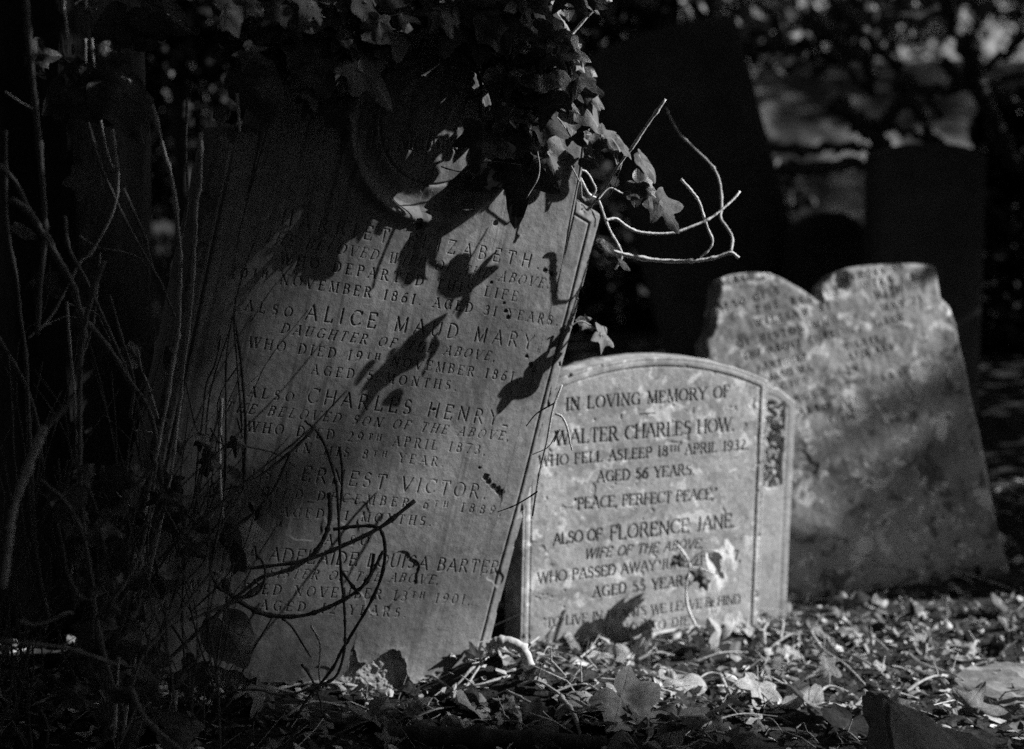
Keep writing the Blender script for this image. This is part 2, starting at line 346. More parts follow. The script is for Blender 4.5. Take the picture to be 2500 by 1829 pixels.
# ------------------------------------------------------------------ stones: a finely divided front face with cut letters, mouldings and breaks
def stone_mesh(name, pl, mat, ybot, xl, xr, top, hfun, texts, thick, res, depth=.0025, parent=None, wear=None, paint_shadow=1.0, label=None, cat=None, group=None, edge_r=.006):
    ys = lambda y: (np.vectorize(xl)(y) if callable(xl) else np.full_like(y, xl)), lambda y: 0
    XL = (lambda y: np.interp(y, xl[1], xl[0])) if isinstance(xl, tuple) else (lambda y: np.full_like(y, xl))
    XR_ = (lambda y: np.interp(y, xr[1], xr[0])) if isinstance(xr, tuple) else (lambda y: np.full_like(y, xr))
    # top: polyline (x,y) left to right -> in u
    tx = np.array([p[0] for p in top], float); ty = np.array([p[1] for p in top], float)
    tu = (tx - XL(ty)) / (XR_(ty) - XL(ty)); tu[0] = 0; tu[-1] = 1
    wid = float((XR_(ty) - XL(ty)).max()); hgt = float(ty.max() - ybot)
    nx = int(wid / res) + 1; ny = int(hgt / res) + 1
    u = np.linspace(0, 1, nx); T = np.interp(u, tu, ty); v = np.linspace(0, 1, ny)
    Y = ybot + v[None, :] * (T[:, None] - ybot); X = XL(Y) + u[:, None] * (XR_(Y) - XL(Y))
    # distance to outline (sides and top)
    ds = np.minimum(X - XL(Y), XR_(Y) - X)
    slope = np.gradient(T, u * wid + 1e-9); slope = np.clip(slope, -6, 6)
    dt = (T[:, None] - Y) / np.sqrt(1 + slope[:, None] ** 2)
    edge = np.minimum(ds, dt)
    rough = np.zeros_like(X); Z, rough = hfun(X, Y, edge, rough)
    Z = Z - edge_r * (1 - np.sqrt(np.clip(1 - (1 - np.clip(edge / edge_r, 0, 1)) ** 2, 0, 1)))
    cut = np.zeros_like(X)
    cmin = X.min(1); cmax = X.max(1)
    for (x0, y0, x1, y1, h) in texts:
        i0 = np.searchsorted(cmax, min(x0, x1) - h); i1 = np.searchsorted(cmin, max(x0, x1) + h)
        if i1 <= i0: continue
        ya, yb = min(y0, y1) - h, max(y0, y1) + h
        vv0 = (ya - ybot) / (T[i0:i1] - ybot); vv1 = (yb - ybot) / (T[i0:i1] - ybot)
        j0 = max(0, int(vv0.min() * (ny - 1))); j1 = min(ny, int(vv1.max() * (ny - 1)) + 2)
        if j1 <= j0: continue
        xs = X[i0:i1, j0:j1]; yy = Y[i0:i1, j0:j1]; dx, dy = x1 - x0, y1 - y0; L2 = dx * dx + dy * dy + 1e-12
        t = np.clip(((xs - x0) * dx + (yy - y0) * dy) / L2, 0, 1)
        d = np.hypot(xs - x0 - t * dx, yy - y0 - t * dy)
        c = np.clip(1.25 * (1 - d / h), 0, 1); np.maximum(cut[i0:i1, j0:j1], c, out=cut[i0:i1, j0:j1])
    if wear is not None: cut = cut * wear(X, Y)
    cut = cut * (1 - rough)
    Z = Z - depth * cut
    V = np.stack([X, Y, Z], -1).reshape(-1, 3); idx = np.arange(nx * ny).reshape(nx, ny)
    F = [np.stack([idx[:-1, :-1], idx[1:, :-1], idx[1:, 1:], idx[:-1, 1:]], -1).reshape(-1, 4)]
    loop = np.concatenate([idx[0, ::-1], idx[1:, 0], idx[-1, 1:], idx[-2:0:-1, -1]])   # whole outline
    prev = loop; VV = [V]; n = nx * ny; L = len(loop)
    for k, fz in enumerate((.02, .3, .65, .97, 1.0)):
        q = V[loop].copy(); q[:, 2] = q[:, 2] * (1 - min(1, fz * 3)) - thick * fz
        nn = (vnoise(q[:, 0] + q[:, 2], q[:, 1], 45, 3) - .5) * .004 * (0 < k < 4)
        cx = q[:, :2] - np.array([0, hgt / 2 + ybot]); cx /= np.linalg.norm(cx, axis=1)[:, None]
        q[:, :2] += cx * (nn[:, None] - (.004 if k == 4 else 0))
        VV.append(q); cur = np.arange(n, n + L); n += L
        F.append(np.stack([prev, np.roll(prev, -1), np.roll(cur, -1), cur], -1)); prev = cur
    # back face: strip columns between bottom and top
    b = {int(l): int(c) for l, c in zip(loop, prev)}
    bot = np.array([b[int(i)] for i in idx[:, 0]]); tp = np.array([b[int(i)] for i in idx[:, -1]])
    F.append(np.stack([bot[:-1], tp[:-1], tp[1:], bot[1:]], -1))
    for col in (0, -1):                                            # close the sides of the back (collinear slivers)
        pass
    VA = np.concatenate(VV); pad = np.zeros(len(VA) - nx * ny)
    ra = np.concatenate([rough.ravel(), pad]); pa_ = np.concatenate([np.clip(cut * 1.6 * paint_shadow, 0, 1).ravel(), pad])
    o = mesh_obj(name, VA, np.concatenate(F), mat, parent, True, {"rough": ra, "paint_shadow": pa_})
    Mx = Matrix.Identity(4)
    for i in range(3):
        for j in range(3): Mx[i][j] = pl.R[i, j]
        Mx[i][3] = pl.o[i]
    o.matrix_basis = Mx
    return tag(o, label, cat, group)

def line_segs(pl, s, a, b, hpx, style):
    pa, pb = pl.loc(*a), pl.loc(*b); mx = ((a[0] + b[0]) / 2, (a[1] + b[1]) / 2)
    H = hpx * pl.depth(*mx) / FPX
    return text_segments(s, pa, pb, H, style)

# --- tall leaning headstone
KT = 1.04                                       # how far along its sight lines the tall stone stands
TALL = Plane(CAM + KT * (np.array([-.3793, 2.4899, -.0426]) - CAM), rot((.0609, .2395, .5273)) @ BASE)
TT = [("HARRIET ELIZABETH.-", (701, 535), (1340, 645), 33, ''), ("THE BELOVED WIFE OF-THE ABOVE:", (657, 579), (1339, 694), 24, 'ri'),
 ("WHO DEPARTED THIS LIFE", (698, 633), (1256, 723), 25, 'r'), ("20^TH_ NOVEMBER 1861. AGED 31 YEARS.", (567, 664), (1360, 784), 24, 'r'),
 ("ALSO", (608, 747), (704, 762), 24, 'r'), ("ALICE MAUD MARY.", (762, 763), (1318, 838), 36, ''), ("DAUGHTER OF THE ABOVE,", (698, 803), (1210, 872), 23, 'ri'),
 ("WHO DIED 19^TH_ NOVEMBER 1861,", (620, 837), (1266, 923), 24, 'r'), ("AGED 5 MONTHS.", (769, 903), (1114, 944), 23, 'r'),
 ("ALSO", (616, 957), (706, 969), 24, 'r'), ("CHARLES HENRY-", (764, 967), (1236, 1024), 36, ''), ("THE BELOVED SON OF THE ABOVE,", (559, 993), (1243, 1066), 23, 'ri'),
 ("WHO DIED 29^TH_ APRIL 1873,", (616, 1042), (1184, 1100), 24, 'r'), ("IN HIS 8^TH_ YEAR.", (725, 1093), (1082, 1129), 23, 'r'),
 ("ALSO", (588, 1157), (690, 1160), 23, 'r'), ("ERNEST VICTOR.", (748, 1158), (1185, 1202), 36, ''), ("WHO DIED DECEMBER 6^TH_ 1889,", (516, 1191), (1222, 1247), 23, 'r'),
 ("AGED 11 MONTHS.", (695, 1250), (1052, 1274), 23, 'r'), ("ALSO", (804, 1318), (890, 1321), 24, 'r'), ("LETITIA ADELAIDE LOUISA BARTER.", (463, 1343), (1228, 1388), 34, ''),
 ("SISTER OF THE ABOVE,", (663, 1399), (1072, 1417), 23, 'ri'), ("WHO DIED NOVEMBER 13^TH_ 1901,", (480, 1430), (1147, 1465), 25, 'r'), ("AGED 42 YEARS.", (645, 1477), (990, 1497), 24, 'r')]
segs = []
for t in TT: segs += line_segs(TALL, *t)
MED = TALL.loc(1075, 300); MR = .162
segs += line_segs(TALL, "the Memory", (905, 345), (1120, 350), 44, 'rb') + line_segs(TALL, "of", (1020, 440), (1043, 443), 40, 'rb') + line_segs(TALL, "to", (1010, 250), (1045, 254), 40, 'rb')
EDGE_PX = [(250, 1640), (430, 1640), (540, 1628), (640, 1665), (700, 1672), (760, 1668), (826, 1658), (850, 1625), (862, 1586), (875, 1622), (890, 1622), (917, 1608), (962, 1585), (986, 1608), (995, 1650), (1017, 1672), (1045, 1662), (1090, 1710), (1250, 1760)]
EL = np.array([TALL.loc(*p) for p in EDGE_PX])
CHIPS = [(1185, 1165, 9), (1192, 1176, 8), (1203, 1187, 8), (1215, 1196, 10), (1222, 1203, 9), (1170, 1142, 4), (1330, 660, 6), (1286, 870, 5), (1296, 890, 6), (1303, 905, 5), (1230, 740, 4), (1235, 760, 5), (1240, 775, 5), (1018, 540, 9), (1021, 553, 8), (1345, 668, 6), (1210, 545, 6), (1200, 690, 4), (1060, 1000, 4)]
CH = [(*TALL.loc(x, y), r * 2.75 / FPX) for x, y, r in CHIPS]
def h_tall(X, Y, e, rough):
    Z = (fbm(X, Y, 6, 1) - .5) * .006 + (fbm(X, Y, 60, 5, 3) - .5) * .0012
    Z -= np.clip(.020 - e, 0, 1) * .28 * (Y > .2)                       # chamfered margin
    Z -= .0022 * np.exp(-((e - .026) / .0022) ** 2)
    dx, dy = X - MED[0], Y - MED[1]; r = np.hypot(dx, dy); a = np.arctan2(dy, dx)
    Z += .010 * np.exp(-((r - MR) / .010) ** 2)                          # roll round the panel
    Z -= 0.013 * sstep(MR - .006, MR - .020, r) - .006 * sstep(MR - .030, MR - .055, r)
    Z -= .003 * np.exp(-((r - (MR - .058)) / .0025) ** 2)
    rib = (np.abs(r - .075 - .01 * np.sin(3 * a)) < .004) & (a > .3) & (a < 2.9); Z += .004 * rib
    Z += .006 * (fbm(X, Y, 28, 8) - .5) * (r < MR - .06) * sstep(-.03, .06, dy)
    ec = sstep(.55, .60, fbm(X, Y, 26, 55)) * sstep(.020, .004, e) * (Y > .22); Z -= .006 * ec
    for cx, cy, cr in CH:
        d = np.hypot(X - cx, Y - cy) * (1 + .5 * (vnoise(X, Y, 300, 4) - .5)); Z -= .004 * (d < cr)
    n = (fbm(X, Y, 70, 21) - .47) * .022
    yb = np.interp(X, EL[:, 0], EL[:, 1]) + n
    k = sstep(.0012, -.0012, Y - yb)
    lip = np.exp(-np.clip(Y - yb, 0, 1) / .012) * (1 - k)
    Z += .003 * lip
    Z -= k * (.011 + (fbm(X, Y, 40, 31) - .5) * .016 + (fbm(X, Y, 160, 35, 2) - .5) * .006)
    # smaller flaked patches on the left margin and one long flake
    fl = sstep(.60, .62, fbm(X, Y, 9, 44)) * sstep(.62, .3, Y); Z -= .0025 * fl
    return Z, np.maximum(rough, k)
sh = 1.0 * KT
hw = .35 * KT; tl = [(-hw, sh), (-hw + .012, sh + .012)]
Rh = .30; top_t = []
for x in np.linspace(-hw, hw, 400):
    y = sh + .30 * min(x + hw, hw - x) + .004
    c = Rh ** 2 - (x - MED[0]) ** 2
    y2 = MED[1] - .02 + math.sqrt(c) if c > 0 else -1
    top_t.append((x, max(y, y2)))
tall_root = empty("leaning_headstone", TALL.hit(740, 1700), "tallest headstone, dark sooty stone leaning to the right with ivy over its head", "headstone", "inscribed headstones")
stone_mesh("slab", TALL, M_TALL, -.10, -hw, hw, top_t, h_tall, segs, .085, .001, depth=.0018, parent=tall_root, wear=lambda X, Y: .55 + .6 * vnoise(X, Y, 14, 17), paint_shadow=.0)

# --- small arched headstone
SMALL = Plane(CAM + 1.22 * (np.array([.2272, 2.5574, .142]) - CAM), rot((-.0387, .0263, .4387)) @ BASE)
TS = [("IN LOVING MEMORY OF", (1385, 988), (1774, 957), 29, 'rb'), ("WALTER CHARLES HOW.", (1372, 1070), (1790, 1037), 33, 'rb'), ("WHO FELL ASLEEP 18^TH_ APRIL 1932.", (1329, 1127), (1825, 1086), 25, 'rb'),
 ("AGED 56 YEARS.", (1467, 1165), (1693, 1147), 26, 'rb'), ('"PEACE, PERFECT PEACE,"', (1405, 1232), (1748, 1206), 27, 'rb'), ("ALSO OF", (1360, 1317), (1462, 1306), 28, 'b'), ("FLORENCE JANE.", (1498, 1303), (1792, 1272), 34, 'b'),
 ("WIFE OF THE ABOVE,", (1442, 1353), (1716, 1327), 24, 'bi'), ("WHO PASSED AWAY JUNE 21^ST_ 1937,", (1326, 1412), (1807, 1358), 26, 'b'), ("AGED 55 YEARS.", (1457, 1446), (1690, 1417), 26, 'rb'),
 ('"TO LIVE IN HEARTS WE LEAVE BEHIND', (1329, 1523), (1800, 1464), 23, 'r'), ('IS NOT TO DIE"', (1480, 1543), (1690, 1516), 23, 'r')]
segs = []
for t in TS: segs += line_segs(SMALL, *t)
a, b = SMALL.loc(1562, 1013), SMALL.loc(1600, 1010); segs.append((a[0], a[1], b[0], b[1], .0012))
sxl = SMALL.loc(1269, 1572)[0]; sxr = .5 * (SMALL.loc(1875, 930)[0] + SMALL.loc(1853, 1518)[0])
arc_px = [(1383, 907), (1430, 893), (1509, 880), (1590, 873), (1637, 873), (1700, 879), (1766, 892), (1830, 910), (1874, 930)]
ap = np.array([SMALL.loc(*p) for p in arc_px]); mid = .5 * (sxl + sxr); apex = ap[:, 1].max(); rise = apex - ap[-1, 1]
rr = ((sxr - mid) ** 2 + rise ** 2) / (2 * rise)
top_s = [(x, apex - rr + math.sqrt(rr * rr - (x - mid) ** 2)) for x in np.linspace(sxl, sxr, 200)]
def h_small(X, Y, e, rough):
    Z = (fbm(X, Y, 8, 61) - .5) * .003 + (fbm(X, Y, 90, 62, 3) - .5) * .001
    Z -= .0014 * sstep(.0155, .0185, e) ; Z -= .0012 * np.exp(-((e - .0200) / .0014) ** 2)
    Z -= .0010 * np.exp(-((e - .006) / .0018) ** 2)
    pit = sstep(.70, .74, fbm(X, Y, 50, 66)); Z -= .0012 * pit
    chip = (fbm(X, Y, 30, 70) > .66) & (e < .012); Z -= .004 * chip
    return Z, rough
stone_mesh("arched_headstone", SMALL, M_SMALL, -.12, sxl, sxr, top_s, h_small, segs, .075, .0011, depth=.0030, edge_r=.004, paint_shadow=.62, wear=lambda X, Y: .6 + .6 * vnoise(X, Y, 18, 19),
  label="small pale headstone with shallow arched top and dark lettering", cat="headstone", group="inscribed headstones")

# --- second stone right behind it, face spalled
SEC = Plane(SMALL.o - SMALL.n * .11, SMALL.R)
x_r = .5 * (SEC.loc(1942, 985)[0] + SEC.loc(1922, 1510)[0]); x_l = x_r - (sxr - sxl) * 1.0
yr = SEC.loc(1934, 982)[1]; q = SEC.loc(1884, 952); mid2 = .5 * (x_l + x_r)
top_2 = [(x_l, yr), (x_l + .045, yr + .032)] + [(x, yr + .032 + .045 * (1 - ((x - mid2) / (mid2 - x_l - .045)) ** 2)) for x in np.linspace(x_l + .06, x_r - .06, 40)] + [(x_r - .045, yr + .032), (x_r, yr)]
sp0 = SEC.loc(1868, 985); sp1 = SEC.loc(1908, 1190)
def h_sec(X, Y, e, rough):
    Z = (fbm(X, Y, 8, 81) - .5) * .003 - .0005 * sstep(.016, .019, e) - .0008 * np.exp(-((e - .021) / .002) ** 2)
    n = (fbm(X, Y, 60, 83) - .5) * .03
    k = sstep(.002, -.002, X - sp1[0] + n * .4) * sstep(-.002, .002, Y - sp1[1] + n) * sstep(.002, -.002, Y - sp0[1] + n * .5)
    blk = fbm(X, Y, 24, 88); vo = np.minimum(np.abs((X * 34 + blk * 3) % 1 - .5), np.abs((Y * 30 + blk * 4) % 1 - .5))
    Z -= k * (.004 + .030 * (blk - .42) + .012 * sstep(.14, .06, vo))
    return Z, rough + k * .25
stone_mesh("spalled_headstone", SEC, M_SECOND, -.12, x_l, x_r, top_2, h_sec, [], .07, .002, edge_r=.004,
  label="grey headstone with flaked broken face, mostly hidden behind the small arched headstone", cat="headstone", group="inscribed headstones")

# --- broken leaning headstone on the right
n_r = np.array([.25, -.925, .28]); n_r /= np.linalg.norm(n_r)
o_r = P(2130, 1440, 3.74)
tmp = Plane(o_r, np.stack([XR, UP, n_r], 1))
up_r = tmp.hit(2290, 654) - tmp.hit(2424, 1199); up_r /= np.linalg.norm(up_r)
RGT = Plane(o_r, np.stack([np.cross(up_r, n_r), up_r, n_r], 1))
zb = lambda x, y: (1650 + x / 1.8353, 600 + y / 1.8353)
TR = [("SACRED TO", (170, 170), (420, 122), 30), ("MEMORY OF", (760, 150), (1010, 92), 28), ("ALSO OF S", (195, 280), (450, 205), 32), ("WHO DIED", (720, 225), (1060, 140), 28), ("THE BELOVED WIFE", (365, 285), (960, 150), 30),
 ("WILLIAM ATMAN SMITH", (370, 345), (1000, 195), 30), ("OF HISTON WHO DIED MAY 11", (285, 440), (1090, 240), 30), ("THE ABOVE CHARLOTTE MANN", (310, 495), (1000, 325), 30), ("ANTOINE OF THE LATE", (400, 540), (900, 420), 29),
 ("ALSO WATTS MARTIN ANN", (425, 590), (960, 455), 29), ("ACTED BY HIM", (440, 640), (800, 550), 28), ("AGED 62 YEARS", (535, 685), (1000, 575), 28), ("ALSO JOHN BETTS", (560, 745), (1050, 650), 28), ("JOHN", (690, 785), (820, 745), 30)]
segs = []
for s, a, b, h in TR:
    segs += line_segs(RGT, s, zb(*a), zb(*b), h / 1.8353, 'rb')
tp_px = [zb(*p) for p in [(195, 160), (205, 145), (235, 130), (280, 122), (330, 118), (380, 117), (430, 120), (475, 140), (520, 165), (565, 188), (605, 215), (628, 232), (640, 242), (650, 236), (640, 205), (665, 170), (720, 118), (780, 95), (850, 85), (930, 78), (1000, 75), (1080, 77), (1130, 82), (1160, 86), (1175, 100)]]
tl = [RGT.loc(*p) for p in tp_px]
tl = [tl[0]] + [p for p0, p in zip(tl[:-1], tl[1:]) if p[0] > p0[0] - 1e-3]
xx = -9; t2 = []
for p in tl:
    xx = max(p[0], xx + .001); t2.append((xx, p[1]))
lpts = sorted([RGT.loc(*zb(*p)) for p in [(195, 160), (185, 230), (180, 270), (165, 370), (150, 410), (128, 430), (135, 480), (120, 600), (95, 900), (60, 1500), (40, 1900)]], key=lambda q: q[1])
rpts = sorted([RGT.loc(*zb(*p)) for p in [(1175, 100), (1186, 170), (1195, 230), (1232, 270), (1262, 350), (1275, 420), (1300, 520), (1335, 690), (1370, 840), (1400, 1000), (1430, 1150), (1465, 1320), (1510, 1470), (1560, 1800)]], key=lambda q: q[1])
def h_right(X, Y, e, rough):
    Z = (fbm(X, Y, 7, 101) - .5) * .010 + (fbm(X, Y, 45, 103) - .5) * .004
    Z -= np.clip(.012 - e, 0, 1) * .8 * (fbm(X, Y, 20, 104))
    fl = sstep(.53, .545, fbm(X, Y, 9, 107)) * sstep(.55, .2, Y); Z -= .004 * fl
    # scoured hollow beside the notch
    c = RGT.loc(*zb(690, 160)); d = np.hypot((X - c[0]) / 1.4, Y - c[1]); k = sstep(.045, .02, d); Z -= .012 * k
    return Z, rough + 0
stone_mesh("broken_headstone", RGT, M_RIGHT, -.14, (np.array([p[0] for p in lpts]), np.array([p[1] for p in lpts])), (np.array([p[0] for p in rpts]), np.array([p[1] for p in rpts])), t2, h_right, segs, .07, .0016,
  depth=.004, edge_r=.006, paint_shadow=.7, wear=lambda X, Y: sstep(.30, .62, fbm(X, Y, 9, 120)) * 1.1,  # letter cuts darkened in colour to stand for raking shade
  label="rightmost headstone, lichen blotched and leaning back, top broken with a deep notch", cat="headstone", group="inscribed headstones")

# ------------------------------------------------------------------ ground
ctrl = []
for pl, pts in ((TALL, [(330, 1720), (520, 1705), (780, 1700), (1000, 1690), (1190, 1590)]), (SMALL, [(1300, 1578), (1560, 1560), (1850, 1525)]), (SEC, [(1900, 1512)]), (RGT, [(1940, 1455), (2130, 1440), (2300, 1425), (2460, 1405)])):
    ctrl += [pl.hit(*p) for p in pts]
ctrl += [np.array([x, y, z]) for x, y, z in ((-1, 1.9, .02), (0, 2.2, 0), (.9, 2.2, -.02), (-1.4, 2.6, .06), (1.6, 3.0, 0), (1.8, 4, 0), (-1.5, 4, .05), (0, 4.4, -.12), (1.2, 4.6, -.12), (0, 6, -.05), (3, 6, 0), (-3, 6, 0), (0, 1, 0))]
ctrl = np.array(ctrl)
def gz(x, y, fine=True):
    x = np.asarray(x, float); y = np.asarray(y, float)
    d2 = (x[..., None] - ctrl[:, 0]) ** 2 + (y[..., None] - ctrl[:, 1]) ** 2 + .004
    ww = d2 ** -1.6; z = (ww * ctrl[:, 2]).sum(-1) / ww.sum(-1)
    far = sstep(4.5, 8, np.hypot(x, y)); z = z * (1 - far)
    if fine: z = z + (fbm(x, y, 3.5, 201) - .47) * .04 + (fbm(x, y, 18, 203) - .47) * .018
    return z
def ax(a, b, s, lo, hi, g=1.22):
    c = list(np.arange(a, b + s, s)); st = s
    while c[-1] < hi: st *= g; c.append(c[-1] + st)
    st = s
    while c[0] > lo: st *= g; c.insert(0, c[0] - st)
    return np.array(c)
gx = ax(-1.5, 1.8, .018, -60, 60); gy = ax(2.0, 4.4, .018, -20, 120)
GX, GY = np.meshgrid(gx, gy, indexing='ij'); GZ = gz(GX, GY)
idx = np.arange(GX.size).reshape(GX.shape)
tag(mesh_obj("ground", np.stack([GX, GY, GZ], -1).reshape(-1, 3), np.stack([idx[:-1, :-1], idx[1:, :-1], idx[1:, 1:], idx[:-1, 1:]], -1).reshape(-1, 4), M_SOIL), kind="structure")
def hit_ground(px, py):
    r = ray(px, py); d = 2.0
    for _ in range(60):
        p = CAM + r * d; e = p[2] - float(gz(p[0], p[1])); d += e / max(.15, -r[2]) * .6
    return CAM + r * d
# sunlit clearing far behind: its own sheet a little above the soil
cx_, cy_ = np.meshgrid(np.linspace(.7, 14, 100), np.concatenate([np.linspace(8.2, 15, 90), np.linspace(16, 45, 20)]), indexing='ij')
cz_ = .03 + .16 * fbm(cx_, cy_, 1.4, 301) + .06 * fbm(cx_, cy_, 6, 305) + 1.05 * sstep(8.4, 13.0, cy_)
idx = np.arange(cx_.size).reshape(cx_.shape)
tag(mesh_obj("grassy_bank", np.stack([cx_, cy_, cz_], -1).reshape(-1, 3), np.stack([idx[:-1, :-1], idx[1:, :-1], idx[1:, 1:], idx[:-1, 1:]], -1).reshape(-1, 4), M_LAWN), kind="structure")

# ------------------------------------------------------------------ leaves
LOBED = [(0, 1), (7, .9), (16, .68), (28, .50), (38, .50), (50, .64), (61, .76), (70, .66), (82, .48), (94, .41), (108, .47), (122, .54), (135, .46), (150, .34), (166, .24), (180, .06)]
STAR = [(0, 1), (6, .86), (14, .62), (27, .40), (38, .42), (52, .66), (61, .82), (69, .66), (82, .40), (94, .34), (110, .46), (123, .56), (136, .44), (152, .28), (168, .2), (180, .05)]
HEART = [(0, 1), (6, .95), (16, .82), (32, .71), (52, .64), (75, .59), (100, .56), (125, .53), (148, .46), (165, .32), (174, .2), (180, .06)]
OVAL = [(0, 1), (5, .94), (12, .78), (22, .58), (36, .41), (55, .30), (80, .24), (110, .2), (140, .17), (165, .1), (180, .04)]
VEINS = {'lobed': [0, 61, -61, 122, -122], 'star': [0, 61, -61, 122, -122], 'heart': [0, 32, -32, 70, -70, 118, -118], 'oval': [0, 20, -20]}
SHAPE = {'lobed': LOBED, 'star': STAR, 'heart': HEART, 'oval': OVAL}
def leaf_mesh(kind, L, fold=.25, curl=.2, wave=.06, seed=0, nr=7, da=7.0):
    r_ = np.random.default_rng(seed); sh_ = np.array(SHAPE[kind], float); ve = VEINS[kind]
    ang = set(np.round(np.arange(-180, 180, da), 2))
    for v_ in ve:
        for d in (-4.2, -1.3, 0, 1.3, 4.2): ang.add(round(v_ + d, 2))
    ang = np.array(sorted(a for a in ang if -180 <= a < 180)); n = len(ang)
    rad = np.interp(np.abs(ang), sh_[:, 0], sh_[:, 1]); side = 1 + .12 * r_.normal() * np.sign(ang) * (np.abs(ang) > 20)
    rad = rad * side * (1 + .05 * np.interp(ang, np.linspace(-180, 180, 25), r_.normal(0, 1, 25)))
    fr = np.linspace(0, 1, nr + 1)[1:] ** .85
    R_ = rad[None] * fr[:, None]; x = R_ * np.cos(np.radians(ang)); y = R_ * np.sin(np.radians(ang))
    vein = np.zeros_like(x)
    for v_ in ve: vein = np.maximum(vein, np.exp(-((ang[None] - v_) / .9) ** 2) * (1.05 - .5 * fr[:, None]))
    ph = r_.random(4) * 6.28
    z = -fold * np.abs(y) ** 1.2 - curl * (x * np.abs(x) + .3 * y * y) + wave * np.sin(7 * x + ph[0]) * np.sin(6 * y + ph[1]) + wave * .8 * np.sin(np.radians(ang) * 5 + ph[2])[None] * fr[:, None] ** 2 * rad
    z = z + .018 * (1 - vein) * fr[:, None] * 0 - .014 * vein
    V = np.concatenate([[[0, 0, 0]], np.stack([x, y, z], -1).reshape(-1, 3)]) * L
    F = [[0, 1 + j, 1 + (j + 1) % n] for j in range(n)]
    for i in range(nr - 1):
        for j in range(n):
            k = (j + 1) % n; F.append([1 + i * n + j, 1 + (i + 1) * n + j, 1 + (i + 1) * n + k, 1 + i * n + k])
    return V, F, np.concatenate([[1.], vein.ravel()])
def leaf_frame(ang, nx, nu, nc):
    """axes of a leaf whose tip points along ANG (0 right, 90 down, in the picture) and whose face looks along nx right, nu up, nc to the viewer"""
    C = -FW; n = XR * nx + UP * nu + C * nc; n /= np.linalg.norm(n)
    d = XR * math.cos(math.radians(ang)) - UP * math.sin(math.radians(ang)); lam = -(d @ n) / max(.2, n @ C); t = d + lam * C
    Ls = min(2.2, np.linalg.norm(t)); t /= np.linalg.norm(t); n = n - t * (n @ t); n /= np.linalg.norm(n)
    return t, np.cross(n, t), n, Ls
def leaf_obj(name, px, py, L, ang, nrm, d, kind, mat, parent=None, seed=None, petiole=None, **k):
    seed = random.randrange(10 ** 6) if seed is None else seed
    t, b, n, Ls = leaf_frame(ang, *nrm); Lw = L * d / FPX * Ls * .93
    V, F, ve = leaf_mesh(kind, Lw, seed=seed, **k)
    if px < 1300 and py > 560: d = min(d, TALL.depth(px, py) - .04)
    org = P(px, py, d) - t * Lw * (.40 if kind != 'oval' else .5)
    W = org + V[:, :1] * t + V[:, 1:2] * b + V[:, 2:] * n
    if petiole is not None:
        q = np.asarray(petiole); mid = (org + q) / 2 + UP * .02
        pv, pf = tube([q, mid, org, org + t * Lw * .12], .0013, .0009, sides=5, n=4, knobs=.05)
        F = F + [[i + len(W) for i in f] for f in pf]; W = np.vstack([W, pv]); ve = np.concatenate([ve, np.ones(len(pv))])
    return mesh_obj(name, W, F, mat, parent, True, {"vein": ve})

